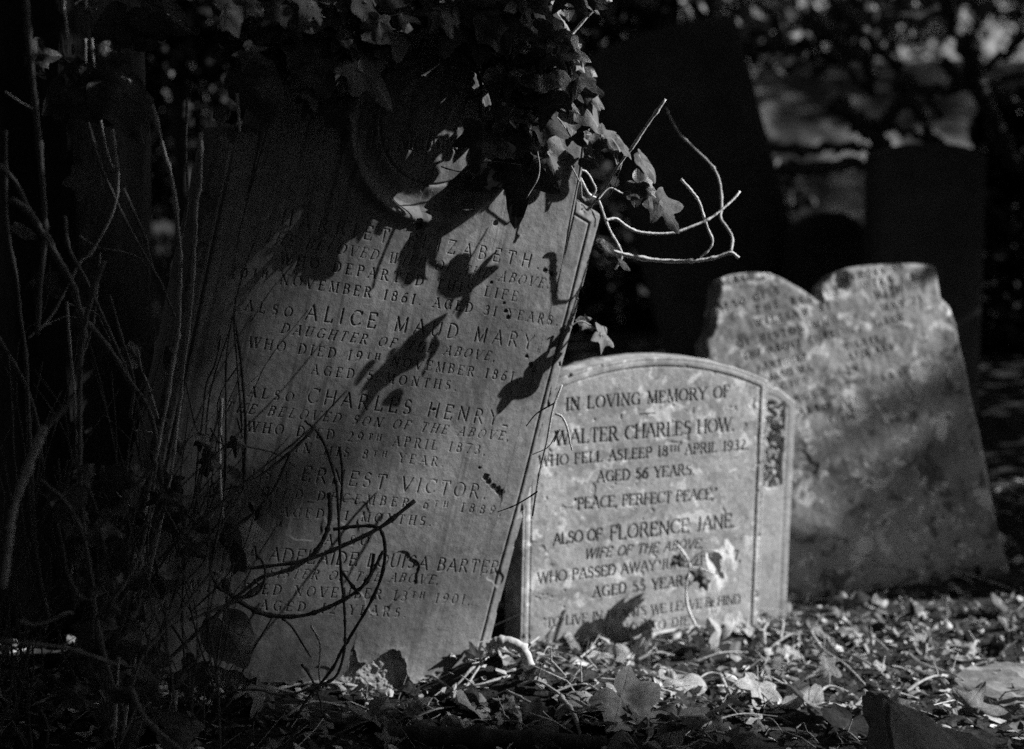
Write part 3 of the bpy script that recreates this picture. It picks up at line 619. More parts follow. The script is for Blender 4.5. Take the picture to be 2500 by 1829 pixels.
# ------------------------------------------------------------------ ivy over the tall headstone
ivy = empty("ivy", TALL.hit(1300, 640), "glossy ivy with lobed leaves trailing over the head of the tallest headstone", "ivy")
z2 = lambda x, y: (700 + x / 2.6565, y / 2.6565)
B3, B2, B1, D1, D0, U2 = (.62, .38, .62), (.45, .30, .75), (.28, .2, .85), (.1, .12, .95), (-.1, -.05, 1), (.25, .75, .55)
HERO = [  # x, y, length (in the enlarged crop), tip angle, facing, shape, offset in front of the slab
 (160, 110, 185, 10, B3, 'heart', .10), (570, 62, 210, 35, B3, 'heart', .12), (645, 215, 220, 150, B3, 'lobed', .11), (662, 310, 190, 40, B2, 'lobed', .10), (230, 440, 330, 75, B1, 'heart', .09),
 (560, 525, 345, 42, B2, 'lobed', .12), (205, 605, 140, 20, B2, 'lobed', .08), (385, 735, 230, 60, D1, 'heart', .10), (1065, 205, 300, 100, B1, 'lobed', .12), (1150, 65, 200, 42, B2, 'lobed', .10),
 (1445, 225, 380, 48, B3, 'lobed', .13), (1440, 110, 170, 280, B3, 'heart', .10), (1620, 215, 190, 60, D1, 'lobed', .06), (1705, 150, 280, 48, B3, 'oval', .12), (1790, 395, 230, 48, D0, 'oval', .10),
 (1865, 525, 190, 38, B2, 'lobed', .09), (2000, 640, 190, 50, B1, 'oval', .08), (1990, 735, 330, 45, B3, 'lobed', .06), (1455, 430, 110, 80, B2, 'star', .06), (1410, 770, 190, 130, B1, 'lobed', .14),
 (1735, 810, 260, 22, B1, 'lobed', .15), (1262, 975, 330, 95, D1, 'lobed', .11), (1530, 925, 190, 110, D1, 'star', .13), (1560, 1070, 110, 90, D1, 'star', .04), (1725, 1080, 270, 72, B1, 'lobed', .10),
 (1500, 1250, 440, 97, D0, 'star', .065), (2110, 925, 190, 25, B2, 'oval', .06), (2200, 965, 170, 35, B3, 'oval', .05), (1990, 985, 120, 20, B1, 'oval', .05), (1700, 600, 130, 40, B2, 'oval', .06),
 (820, 110, 190, 70, D0, 'lobed', .06), (905, 130, 170, 40, D0, 'heart', .06), (1250, 120, 190, 80, D1, 'lobed', .08), (1330, 130, 150, 40, B1, 'lobed', .09), (1280, 260, 150, 30, B1, 'oval', .09),
 (1200, 290, 160, 100, D0, 'heart', .07), (1590, 350, 120, 60, B2, 'star', .08), (1640, 470, 110, 30, B2, 'star', .07), (1740, 480, 110, 10, B1, 'heart', .08), (1560, 810, 150, 70, D1, 'star', .14),
 (1640, 890, 130, 40, D1, 'lobed', .14), (1880, 900, 170, 40, D0, 'lobed', .06), (1420, 640, 90, 60, B2, 'star', .12), (1940, 1290, 60, 20, B1, 'oval', .05), (360, 330, 160, 30, B1, 'lobed', .07),
 (330, 150, 220, 20, B2, 'oval', .10), (430, 200, 150, 60, B2, 'oval', .09), (100, 210, 120, 20, B1, 'heart', .08), (30, 20, 160, 60, B2, 'heart', .08), (130, 690, 180, 100, D0, 'lobed', .06),
 (480, 300, 170, 80, D0, 'lobed', .06), (760, 30, 150, 20, D1, 'heart', .07), (960, 30, 170, 50, D1, 'lobed', .07), (1340, 40, 110, 10, B3, 'oval', .10), (1560, 150, 180, 20, D1, 'lobed', .05),
]
node_px = [z2(1260, 480), z2(1600, 700), z2(1250, 600), z2(300, 150), z2(900, 60), z2(1850, 900), z2(560, 180), z2(1500, 330), z2(1900, 1180), z2(2150, 1100)]
for (x, y, L, a, nr_, kd, off) in HERO:
    px, py = z2(x, y); L /= 2.6565; d = TALL.depth(px, py) - off
    jit = tuple(np.array(nr_) + rng.normal(0, .06, 3))
    dark = nr_ in (D0, D1)  # leaves turned from the sun get the darker copy, shade in colour
    q = min(node_px, key=lambda n: (n[0] - px) ** 2 + (n[1] - py) ** 2); qd = TALL.depth(*q) - .05
    close = math.hypot(q[0] - px, q[1] - py) < 150
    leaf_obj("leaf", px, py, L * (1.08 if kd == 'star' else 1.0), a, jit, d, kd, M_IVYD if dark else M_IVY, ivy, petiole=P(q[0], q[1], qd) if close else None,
             fold=random.uniform(.12, .4), curl=random.uniform(.05, .35), wave=random.uniform(.03, .08))
z3 = lambda x, y: (1250 + x / 1.8064, y / 1.8064)
for (x, y, L, a, nr_, kd, d, mt) in [(130, 640, 150, 30, D1, 'lobed', 2.83, M_IVY), (215, 345, 90, 60, B2, 'lobed', 2.8, M_IVY), (270, 350, 140, 35, B2, 'lobed', 2.8, M_IVY), (360, 425, 120, 45, B1, 'oval', 2.82, M_IVY), (345, 500, 190, 50, B2, 'lobed', 2.82, M_IVY), (370, 605, 80, 10, B2, 'oval', 2.82, M_IVY),
  (430, 630, 110, 40, B1, 'lobed', 2.80, M_IVY), (500, 645, 100, 45, B3, 'oval', 2.79, M_IVY), (610, 740, 140, 45, B2, 'oval', 2.84, M_IVY), (600, 840, 130, 35, D1, 'lobed', 2.86, M_IVYD), (690, 945, 150, 52, B2, 'lobed', 2.82, M_IVY), (618, 905, 60, 80, B3, 'oval', 2.8, M_IVY),
  (430, 1118, 120, 35, D1, 'oval', 2.86, M_IVYD), (500, 1172, 60, 30, B2, 'oval', 2.85, M_IVY), (370, 680, 90, 15, B1, 'oval', 2.8, M_IVY), (535, 865, 70, 20, D1, 'oval', 2.85, M_IVY), (350, 715, 60, 30, D1, 'heart', 2.9, M_IVYD), (150, 520, 110, 60, D1, 'lobed', 2.8, M_IVY)]:
    px, py = z3(x, y); leaf_obj("leaf", px, py, L / 1.8064 * 1.15, a, tuple(np.array(nr_) + rng.normal(0, .08, 3)), d * .934, kd, mt, ivy)
for (px, py, L, a, nr_, kd, d) in [(1437, 790, 40, 50, B2, 'lobed', 2.95), (1486, 828, 62, 35, B3, 'lobed', 2.94), (660, 60, 80, 60, B1, 'lobed', 2.55), (560, 130, 70, 170, B2, 'star', 2.5), (640, 90, 60, 30, B2, 'star', 2.5), (545, 285, 40, 90, B2, 'heart', 2.5), (620, 200, 110, 100, D1, 'lobed', 2.5), (740, 110, 70, 40, D0, 'heart', 2.5), (590, 60, 80, 20, D1, 'lobed', 2.5)]:
    leaf_obj("leaf", px, py, L, a, nr_, d * .95, kd, M_IVY, ivy)
for pts, r, d, d2, mt in [
  ([z3(677, 437), z3(600, 545), z3(530, 650), z3(470, 730), z3(410, 830), z3(335, 925)], 4.6, 2.74, 2.80, M_CANE),
  ([z3(440, 0), z3(365, 40), z3(230, 190), z3(92, 330)], 4.4, 2.74, 2.74, M_CANE), ([z3(372, 42), z3(362, 15), z3(368, -30)], 3.5, 2.74, 2.74, M_CANE),
  ([z3(375, 1070), z3(450, 1110), z3(580, 1140), z3(700, 1152), z3(810, 1150), z3(900, 1135), z3(965, 1115), z3(1000, 1138)], 5.6, 2.95, 2.95, M_CANE),
  ([z3(965, 1112), z3(972, 1050), z3(945, 1000), z3(920, 960), z3(925, 900), z3(915, 800), z3(880, 730), z3(800, 650), z3(740, 590), z3(700, 520), z3(680, 475)], 3.6, 2.95, 3.2, M_CANEG),
  ([z3(412, 972), z3(460, 965), z3(500, 995), z3(550, 1020), z3(620, 1030), z3(710, 1027), z3(790, 1000), z3(870, 965), z3(930, 920), z3(975, 880), z3(1005, 845)], 4, 2.88, 2.95, M_CANE),
  ([z3(745, 790), z3(790, 840), z3(825, 890), z3(845, 950), z3(865, 1010), z3(885, 1060), z3(870, 1100), z3(830, 1135)], 3.4, 2.93, 2.95, M_CANE),
  ([z3(245, 620), z3(285, 660), z3(265, 710), z3(290, 760), z3(325, 830), z3(345, 860), z3(380, 880), z3(400, 930), z3(415, 975), z3(440, 1030), z3(470, 1080), z3(485, 1130), z3(455, 1190)], 3, 2.86, 2.98, M_CANE),
  ([z3(290, 745), z3(330, 760), z3(355, 800), z3(370, 840), z3(340, 880)], 2.5, 2.87, 2.9, M_CANE),
  ([z3(375, 885), z3(430, 830), z3(480, 850), z3(530, 870), z3(555, 890)], 1.8, 2.9, 2.92, M_CANE),
  ([z3(335, 925), z3(385, 880), z3(440, 850), z3(490, 700), z3(500, 650)], 1.6, 2.8, 2.8, M_CANEG),
  ([z3(0, 395), z3(70, 470), z3(130, 475)], 4.5, 2.70, 2.7, M_CANEG), ([z3(105, 480), z3(100, 600), z3(120, 760), z3(60, 880)], 2.5, 2.7, 2.72, M_CANEG),
  ([z2(1080, 320), z2(1180, 380), z2(1240, 480), z2(1260, 610), z2(1170, 640)], 6, 2.66, 2.68, M_CANED), ([z2(870, 30), z2(1000, 200), z2(1180, 380)], 5, 2.62, 2.66, M_CANED),
  ([z2(1480, 330), z2(1580, 500), z2(1620, 640), z2(1600, 720), z2(1610, 900)], 6, 2.68, 2.7, M_CANED), ([z2(470, 0), z2(430, 110), z2(390, 200)], 4.5, 2.58, 2.58, M_CANE),
  ([z2(1130, 660), z2(1080, 720), z2(1040, 790)], 2.5, 2.66, 2.66, M_CANEG), ([z2(1190, 200), z2(1350, 220), z2(1500, 260)], 2.2, 2.62, 2.62, M_CANEG), ([z2(230, 130), z2(480, 60), z2(800, 90), z2(1000, 60)], 3.5, 2.6, 2.6, M_CANED),
  ([z2(1000, 1080), z2(1060, 1100), z2(1150, 1110), z2(1300, 1050), z2(1520, 1070)], 1.8, 2.64, 2.62, M_CANED), ([(1367, 1048), (1352, 1080), (1362, 1050), (1340, 1090), (1300, 1110)], 1.6, 2.78, 2.78, M_CANEG),
  ([(1355, 1010), (1372, 1018), (1385, 1045), (1392, 1080), (1397, 1100)], 3.2, 2.86, 2.86, M_CANE), ([(1312, 1200), (1290, 1215), (1255, 1235), (1215, 1250)], 2, 2.7, 2.72, M_CANED), ([(1352, 985), (1310, 1010), (1285, 1040)], 2, 2.7, 2.74, M_CANED), ([(1372, 940), (1350, 1000), (1335, 1080), (1318, 1150), (1310, 1195), (1300, 1260)], 3.2, 2.84, 2.78, M_CANE)]:
    stem_obj("stem", pts, r * (.95 if mt is M_CANE else 1), d * .95, mt, ivy, d2 * .95)
def fill_leaves(n, boxf, Lr, dr, name, mat, parent, kinds=('lobed', 'heart', 'star'), nrm=None):
    Vs, Fs, As, k = [], [], [], 0
    for i in range(n):
        px, py = boxf(); d = dr(px, py); L = random.uniform(*Lr); a = random.gauss(60, 45)
        nn = nrm() if nrm else (random.gauss(.25, .3), random.gauss(.3, .3), random.uniform(.5, 1))
        t, b, nv, Ls = leaf_frame(a, *nn); Lw = L * d / FPX
        V, F, ve = leaf_mesh(random.choice(kinds), Lw, seed=i, fold=random.uniform(.1, .4), curl=random.uniform(0, .4), nr=4, da=12.)
        W = P(px, py, d) + (V[:, :1] - .4 * Lw) * t + V[:, 1:2] * b + V[:, 2:] * nv
        Vs.append(W); Fs += [[q + k for q in f] for f in F]; As.append(ve); k += len(W)
    return mesh_obj(name, np.concatenate(Vs), Fs, mat, parent, True, {"vein": np.concatenate(As)})
def ivy_box():
    while True:
        x, y = random.uniform(560, 1560), random.uniform(-260, 560)
        lim = np.interp(x, [560, 760, 860, 1000, 1130, 1250, 1330, 1420, 1560], [130, 210, 140, 70, 60, 150, 230, 260, 60])
        if y < lim and x < np.interp(y, [-260, 0, 100, 250, 350], [1320, 1350, 1375, 1440, 1450]): return x, y
def to_px(p):
    v = np.asarray(p) - CAM; z = v @ FW; return 1250 + FPX * (v @ XR) / z, 914.5 - FPX * (v @ UP) / z
def shade_px(px, py, d):                         # where on the tall stone's face the leaf's shadow comes down
    c = P(px, py, d); t = ((c - TALL.o) @ TALL.n) / (SUN @ TALL.n); return to_px(c - SUN * t)
def keeps_light(px, py, d):
    if d > TALL.depth(px, py): return True
    x, y = shade_px(px, py, d)
    return not (950 < x < 1200 and 395 < y < 560 or y > 610 and 690 < x < 1460 or y > 720 and x > 430)
PICK = {}
def picked(lo, hi, box):
    def f():
        while True:
            x, y = box(); d = TALL.depth(x, y) + random.uniform(lo, hi)
            if keeps_light(x, y, d): PICK[(x, y)] = d; return x, y
    return f
def shading_spot():                              # leaves of the thick overhang that keep the stone's upper left in shade
    while True:
        tx, ty = (random.uniform(550, 960), random.uniform(330, 610)) if random.random() < .8 else (random.uniform(1000, 1210), random.uniform(100, 320))
        k = random.uniform(.18, 1.15)
        q = TALL.hit(tx, ty) + SUN * k; x, y = to_px(q)
        if x > 1470 or (y > 0 and (y > np.interp(x, [560, 760, 860, 1000, 1130, 1250, 1330, 1420, 1560], [130, 210, 130, 40, 50, 210, 300, 300, 60]) or x > np.interp(y, [0, 100, 250, 350], [1340, 1375, 1440, 1450]))): continue
        d = float((q - CAM) @ FW)
        if keeps_light(x, y, d): PICK[(x, y)] = d; return x, y
dep = lambda x, y: PICK[(x, y)]
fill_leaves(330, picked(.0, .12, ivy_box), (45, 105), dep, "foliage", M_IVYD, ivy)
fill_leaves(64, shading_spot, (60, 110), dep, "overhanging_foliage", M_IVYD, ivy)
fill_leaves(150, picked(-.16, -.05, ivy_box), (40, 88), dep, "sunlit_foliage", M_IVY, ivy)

stem_obj("stem", [(1385, 800), (1415, 785), (1438, 792), (1465, 812), (1484, 822)], 1.8, 2.79, M_CANEG, ivy, 2.80)

# ------------------------------------------------------------------ bramble loops before the tall headstone
z5 = lambda x, y: (350 + x * .4539, 1000 + y * .4539)
br = empty("bramble", P(480, 1760, 2.45), "dark arching bramble stems looping across the foot of the tallest headstone", "bramble")
for pts, r, d, d2, mt in [
  ([(1460, 490), (1280, 630), (1100, 720), (930, 790), (800, 825), (600, 850), (420, 870), (330, 920)], 4.2, 2.55, 2.42, M_CANED),
  ([(1000, 450), (1005, 560), (985, 660), (930, 760), (830, 840), (720, 880), (640, 900), (560, 960), (420, 1080), (300, 1190), (150, 1330), (50, 1420)], 4.6, 2.50, 2.35, M_CANED),
  ([(440, 960), (500, 1020), (600, 1080), (700, 1110), (850, 1110), (980, 1070), (1100, 1010), (1180, 950), (1240, 860), (1290, 760)], 5, 2.45, 2.52, M_CANED),
  ([(1160, 995), (1110, 930), (1060, 860)], 3.5, 2.5, 2.5, M_CANED), ([(1240, 775), (1222, 880), (1170, 965)], 3.4, 2.5, 2.5, M_CANED),
  ([(1020, 645), (1130, 630), (1250, 630), (1290, 680), (1300, 780), (1280, 900), (1220, 1040), (1120, 1210), (1060, 1310), (1020, 1390), (940, 1490), (880, 1560), (830, 1650), (780, 1760)], 3.8, 2.55, 2.6, M_CANED),
  ([(870, 60), (930, 110), (980, 200), (1010, 290), (1035, 390), (1045, 470), (1050, 560), (1055, 700), (1065, 900), (1080, 1050), (1085, 1180), (1080, 1300), (1040, 1430), (960, 1480), (900, 1500), (800, 1530), (700, 1530), (640, 1510), (500, 1510), (400, 1540), (250, 1600)], 3.0, 2.60, 2.45, M_CANED),
  ([(1055, 200), (1070, 330), (1065, 480), (1048, 585)], 3.0, 2.6, 2.6, M_CANED),
  ([(420, -60), (410, 200), (415, 400), (430, 600)], 3.6, 2.5, 2.45, M_CANE),
  ([(375, 700), (360, 850), (400, 950), (480, 1000), (560, 1010), (620, 980), (655, 900), (640, 820), (610, 790)], 3.2, 2.4, 2.42, M_CANED),
  ([(930, 90), (800, 220), (650, 340), (560, 400), (540, 430), (480, 530), (430, 610), (390, 720)], 3.0, 2.55, 2.42, M_CANED), ([(790, 240), (720, 400), (640, 510), (540, 600), (460, 660)], 3.6, 2.5, 2.44, M_CANED),
  ([(540, 440), (545, 300), (552, 100), (540, -100), (520, -300), (490, -500)], 3.6, 2.48, 2.5, M_CANED), ([(360, 470), (440, 430), (520, 410)], 2.4, 2.5, 2.5, M_CANED),
  ([(735, 1110), (800, 1170), (850, 1250), (900, 1330)], 2.6, 2.6, 2.65, M_CANED), ([(850, 1370), (900, 1440), (950, 1560), (960, 1640)], 2.6, 2.66, 2.66, M_CANED), ([(900, 1160), (950, 1260), (945, 1400), (955, 1500)], 2.4, 2.66, 2.66, M_CANEG),
  ([(360, 100), (430, 190), (560, 200), (720, 240), (820, 310)], 2.2, 2.55, 2.6, M_CANED), ([(300, 560), (290, 400), (350, 200), (400, 60), (420, -40)], 2.4, 2.45, 2.5, M_CANED), ([(650, 930), (540, 1010), (380, 1080), (250, 1130)], 4.5, 2.44, 2.35, M_CANED),
  ([(220, 780), (300, 660), (375, 565)], 3.2, 2.4, 2.4, M_CANEG)]:
    stem_obj("stem", [z5(*p) for p in pts], r * 1.25, d, mt, br, d2)
fill_leaves(90, lambda: (random.triangular(150, 520, 200), random.uniform(1150, 1790)), (35, 85), lambda x, y: TALL.depth(x, y) - random.uniform(.06, .3), "foliage", M_IVYD, br, nrm=lambda: (random.gauss(0, .5), random.gauss(.2, .4), random.uniform(.4, 1)))
leaf_obj("leaf", *z5(530, 730), 118, 80, (.25, .1, .95), 2.45, 'lobed', M_DRY, br, fold=.6); leaf_obj("leaf", *z5(470, 780), 118, 60, (-.7, 0, .6), 2.43, 'oval', M_IVYD, br)
leaf_obj("leaf", *z5(490, 1260), 118, 62, (.15, .15, .95), 2.45, 'heart', M_DRY, br); leaf_obj("leaf", *z5(455, 880), 40, 0, B3, 2.42, 'oval', M_DRYL, br)
for x, y, L, a in [(600, 540, 40, 60), (500, 200, 40, 90), (345, 300, 50, 95), (620, 560, 34, 120), (330, 180, 40, 20), (480, 870, 40, 120), (440, 940, 40, 80)]:
    leaf_obj("leaf", *z5(x, y), L, a, (.2, .2, .9), 2.45, random.choice(['lobed', 'oval']), M_IVYD, br, fold=.7, curl=.6)

# ------------------------------------------------------------------ shrub of bare canes at the left
zl = lambda x, y: (x * .4539, 500 + y * .4539)
z1 = lambda x, y: (x / 2.6565, y / 2.6565)
zd = lambda x, y: (x * .411, 1150 + y * .411)
shr = empty("bare_shrub", P(330, 1800, 2.35), "tangle of bare upright woody canes left of the tallest headstone", "shrub")
for pts, r, d, d2, mt in [
  ([z1(985, 680), z1(1060, 970), z1(1110, 1150), z1(1140, 1330), z1(1155, 1500), zl(962, 180), zl(970, 300), zl(965, 500), zl(960, 680), zl(935, 830), zl(900, 1050), zl(870, 1200), zl(840, 1350), (360, 1220), (320, 1400), (290, 1600), (280, 1800)], 5.5, 2.45, 2.35, M_CANEG),
  ([z1(1300, 860), z1(1298, 1180), z1(1275, 1300), z1(1265, 1470), zl(1055, 100), zl(1045, 250), zl(1035, 450), zl(1015, 670), zl(990, 850), zl(970, 1050), zl(945, 1250), (412, 1190), (370, 1380), (330, 1600), (300, 1800)], 5, 2.5, 2.38, M_CANEG),
  ([z1(1210, 640), z1(1205, 1000), z1(1215, 1300), z1(1180, 1540), zl(965, 190)], 3.2, 2.5, 2.44, M_CANED),
  ([z1(730, 840), z1(750, 1000), z1(765, 1130), z1(755, 1290), z1(700, 1450), z1(590, 1640), zl(430, 310), zl(350, 470), zl(260, 620), zl(150, 720)], 4, 2.4, 2.4, M_CANEG),
  ([zl(60, -30), zl(150, 30), zl(230, 150), zl(330, 320), zl(400, 450), zl(440, 590), zl(530, 700), zl(620, 820), zl(700, 950), zl(790, 1080), zl(840, 1250), zl(870, 1500)], 8, 2.5, 2.4, M_CANED),
  ([zl(560, 300), zl(490, 500), zl(450, 700), zl(430, 900), zl(430, 1100), zl(430, 1300), zl(440, 1650), zd(560, 800), zd(600, 1000), zd(650, 1200), zd(690, 1290), zd(780, 1290)], 7, 2.2, 2.2, M_CANED),
  ([z1(570, 800), z1(640, 1040), z1(720, 1230), z1(840, 1480), zl(860, 410), zl(870, 430), zl(940, 600)], 4.2, 2.4, 2.44, M_CANED), ([z1(800, 1225), z1(880, 1400), zl(700, 0), zl(770, 150), zl(830, 370)], 4.2, 2.4, 2.4, M_CANED),
  ([zl(240, 1195), zl(200, 1290), zl(150, 1420), zl(100, 1550), zl(60, 1700), zd(60, 400), zd(20, 700)], 11, 1.95, 1.95, M_CANEG), ([zl(390, 1050), zl(250, 1200), zl(200, 1290)], 8, 2.0, 1.97, M_CANED),
  ([zl(-20, 690), zl(90, 880), zl(150, 1000), zl(200, 1160), zl(230, 1400)], 5, 2.3, 2.3, M_CANED), ([zl(30, -400), zl(30, 0), zl(50, 200), zl(90, 400), zl(110, 600), zl(140, 800), zl(160, 1200), zd(220, 500), zd(300, 900)], 5, 2.3, 2.25, M_CANED),
  ([zl(350, 60), zl(370, 230), zl(460, 400), zl(520, 530), zl(620, 750), zl(700, 950), zl(760, 1150), zl(800, 1400), zd(880, 500), zd(950, 700), zd(990, 850)], 4.4, 2.42, 2.4, M_CANED),
  ([zl(540, 260), zl(530, 400), zl(510, 600), zl(480, 720), zl(440, 830)], 2.2, 2.4, 2.4, M_CANEG), ([zl(360, 520), zl(380, 800), zl(400, 1000), zl(410, 1250), zl(420, 1450), zl(405, 1650), zd(420, 700)], 3.4, 2.3, 2.3, M_CANEG),
  ([zl(700, 1150), zl(720, 950), zl(650, 700), zl(590, 480)], 4.2, 2.45, 2.5, M_CANED), ([zl(850, 1150), zl(800, 980), zl(760, 880), zl(740, 780)], 3.4, 2.44, 2.44, M_CANEG),
  ([zd(0, 1010), zd(200, 1030), zd(380, 1050), zd(550, 1100), zd(690, 1150)], 6, 2.0, 2.1, M_CANED), ([zd(110, 890), zd(200, 915), zd(300, 890), zd(400, 840), zd(430, 850)], 5, 2.05, 2.1, M_CANED),
  ([zd(780, 1290), zd(830, 1420), zd(920, 1530), zd(1050, 1640), zd(1150, 1720)], 6.5, 2.15, 2.15, M_CANED), ([zd(550, 770), zd(470, 740), zd(400, 600), zd(380, 480), zd(340, 300)], 4, 2.15, 2.15, M_CANED),
  ([zd(600, 850), zd(750, 650), zd(840, 450), zd(900, 150), zd(930, -60)], 6, 2.25, 2.3, M_CANED), ([zd(1250, 610), zd(1100, 800), zd(960, 960), zd(850, 1100), zd(780, 1290)], 4.6, 2.36, 2.25, M_CANED),
  ([zd(300, 180), zd(380, 280), zd(470, 370), zd(545, 450)], 6, 2.25, 2.25, M_ROOT), ([zd(240, 50), zd(400, 200), zd(500, 400), zd(560, 700)], 5, 2.15, 2.15, M_CANED), ([zd(930, -40), zd(860, 30), zd(700, 220), zd(540, 380), zd(500, 400)], 7, 2.1, 2.1, M_CANED),
  ([zd(560, 440), zd(600, 350), zd(680, 325), zd(760, 335), zd(830, 350), zd(900, 330)], 4, 2.4, 2.4, M_CANEG), ([zd(900, 450), zd(930, 560), zd(960, 690), zd(990, 800), zd(980, 950), zd(940, 1060)], 6, 2.45, 2.45, M_CANED),
  ([zd(620, 0), zd(680, 110), zd(750, 190), zd(830, 270)], 3.4, 2.42, 2.42, M_CANEG), ([zd(550, 0), zd(620, 130), zd(680, 280), zd(740, 390), zd(780, 500)], 3.4, 2.4, 2.4, M_CANED), ([zd(1040, 620), zd(980, 750), zd(900, 900), zd(820, 1020)], 3, 2.38, 2.38, M_CANEG),
  ([z1(35, 595), z1(130, 660), z1(215, 710), z1(245, 770), z1(255, 810)], 2.6, 2.5, 2.5, M_CANE), ([z1(165, -20), z1(190, 300), z1(230, 700), z1(260, 1000), z1(290, 1400), zl(240, 200), zl(220, 400), zl(200, 700)], 8, 2.35, 2.3, M_CANED), ([z1(-20, 1060), z1(100, 1180), z1(200, 1380), z1(330, 1560), z1(360, 1680)], 7, 2.3, 2.4, M_CANED),
  ([z1(418, 0), z1(415, 60), z1(430, 150), z1(440, 250)], 3, 2.6, 2.6, M_CANE), ([z1(553, 250), z1(556, 410)], 2.8, 2.6, 2.6, M_CANE), ([z1(597, 250), z1(603, 350), z1(614, 445)], 2.6, 2.6, 2.6, M_CANE), ([z1(556, -10), z1(558, 60)], 3, 2.6, 2.6, M_CANE), ([z1(655, 780), z1(665, 840), z1(700, 1000), z1(740, 1100)], 2.2, 2.45, 2.45, M_CANE),
  ([z1(1540, 600), z1(1545, 700), z1(1555, 860)], 4, 2.52, 2.52, M_CANE), ([zl(180, 645), zl(240, 650), zl(300, 620), zl(360, 600), zl(410, 605)], 2, 2.4, 2.4, M_CANEG), ([zl(350, 530), zl(430, 550), zl(520, 585), zl(560, 660), zl(600, 740)], 1.8, 2.42, 2.42, M_CANEG), ([zl(430, 170), zl(530, 230), zl(650, 250), zl(740, 280), zl(790, 330)], 2.2, 2.5, 2.5, M_CANED), ([zl(1000, 950), zl(1020, 1050), zl(1060, 1210), zl(1110, 1240), zl(1200, 1290), zl(1300, 1300)], 2.6, 2.5, 2.55, M_CANED), ([zl(950, 1320), zl(1050, 1230), zl(1220, 1070), zl(1322, 980), zl(1420, 890)], 2.0, 2.5, 2.58, M_CANEG), ([zl(1190, 700), zl(1160, 850), zl(1110, 970), zl(1090, 1150), zl(1060, 1400), zl(1040, 1650)], 3, 2.5, 2.5, M_CANED), ([zl(1270, 500), zl(1260, 650), zl(1280, 900), zl(1300, 1200), zl(1310, 1500)], 3.2, 2.52, 2.52, M_CANED), ([zl(720, 1213), zl(770, 1218), zl(820, 1225)], 2, 2.5, 2.5, M_CANE)]:
    stem_obj("cane", pts, r, d, M_CANEM if mt is M_CANED else mt, shr, d2)
tw = MB()
for i in range(120):                             # thin upright side shoots
    x0 = random.uniform(-60, 520); y0 = random.uniform(1250, 1850); d0 = random.uniform(2.15, 2.6); n = random.randint(3, 6); pts = []
    dx = random.gauss(0, 40); dy = random.uniform(60, 170)
    for k in range(n): pts.append((x0 + dx * k + random.gauss(0, 14), y0 - dy * k + random.gauss(0, 10)))
    r = random.uniform(1.6, 4.0) * d0 / FPX; tw.add(*tube(pxline(pts, d0, d0 + random.uniform(-.08, .12)), r, r * .5, sides=5, n=4), t=random.random())
tw.build("side_shoots", M_CANED, shr)
for (x, y, L, a, nr_, kd, mt) in [(690, 850, 90, 70, (.3, .2, .9), 'heart', M_DRY), (720, 800, 90, 50, B1, 'lobed', M_DRY), (900, 830, 110, 100, D1, 'oval', M_IVYD), (215, 470, 150, 100, D1, 'lobed', M_IVYD), (140, 145, 120, 30, D1, 'oval', M_DRY), (870, 930, 60, 150, B1, 'oval', M_DRY), (1110, 1380, 110, 95, D0, 'oval', M_IVYD), (900, 1530, 120, 110, D0, 'lobed', M_IVYD), (850, 1500, 60, 130, B2, 'oval', M_DRYL), (960, 1300, 100, 70, D1, 'oval', M_DRY)]:
    leaf_obj("leaf", *zl(x, y), L * .4539 * 1.1, a, nr_, 2.42, kd, mt, shr, fold=.4)
for (x, y, L, a, nr_, mt) in [(530, 1210, 190, 100, D1, M_DRY), (650, 1200, 120, 60, D1, M_DRY)]:
    leaf_obj("leaf", *z1(x, y), L / 2.65, a, nr_, 2.5, 'lobed', mt, shr)

# --- trunk behind it with climbing ivy
def trunk(pts, radii, parent, mat=M_BARK, sides=40, n=14):
    c = catmull(pts, n); m_ = len(c); r = np.interp(np.linspace(0, 1, m_), np.linspace(0, 1, len(radii)), radii); V = []; s0 = random.random() * 50
    for i in range(m_):
        a = np.arange(sides) * 2 * math.pi / sides
        bump = 1 + .10 * (vnoise(a * 1.6 + s0, np.full(sides, c[i][2] * 1.2), 2.2, 5) - .5) * 2 + .05 * (vnoise(a * 4 + s0, np.full(sides, c[i][2] * 5), 3, 6) - .5) * 2
        V.append(np.stack([c[i][0] + r[i] * bump * np.cos(a), c[i][1] + r[i] * bump * np.sin(a), np.full(sides, c[i][2])], -1))
    V = np.concatenate(V); F = [[i * sides + j, i * sides + (j + 1) % sides, (i + 1) * sides + (j + 1) % sides, (i + 1) * sides + j] for i in range(m_ - 1) for j in range(sides)]
    F.append([(m_ - 1) * sides + j for j in range(sides)]); return mesh_obj("trunk", V, F, mat, parent)
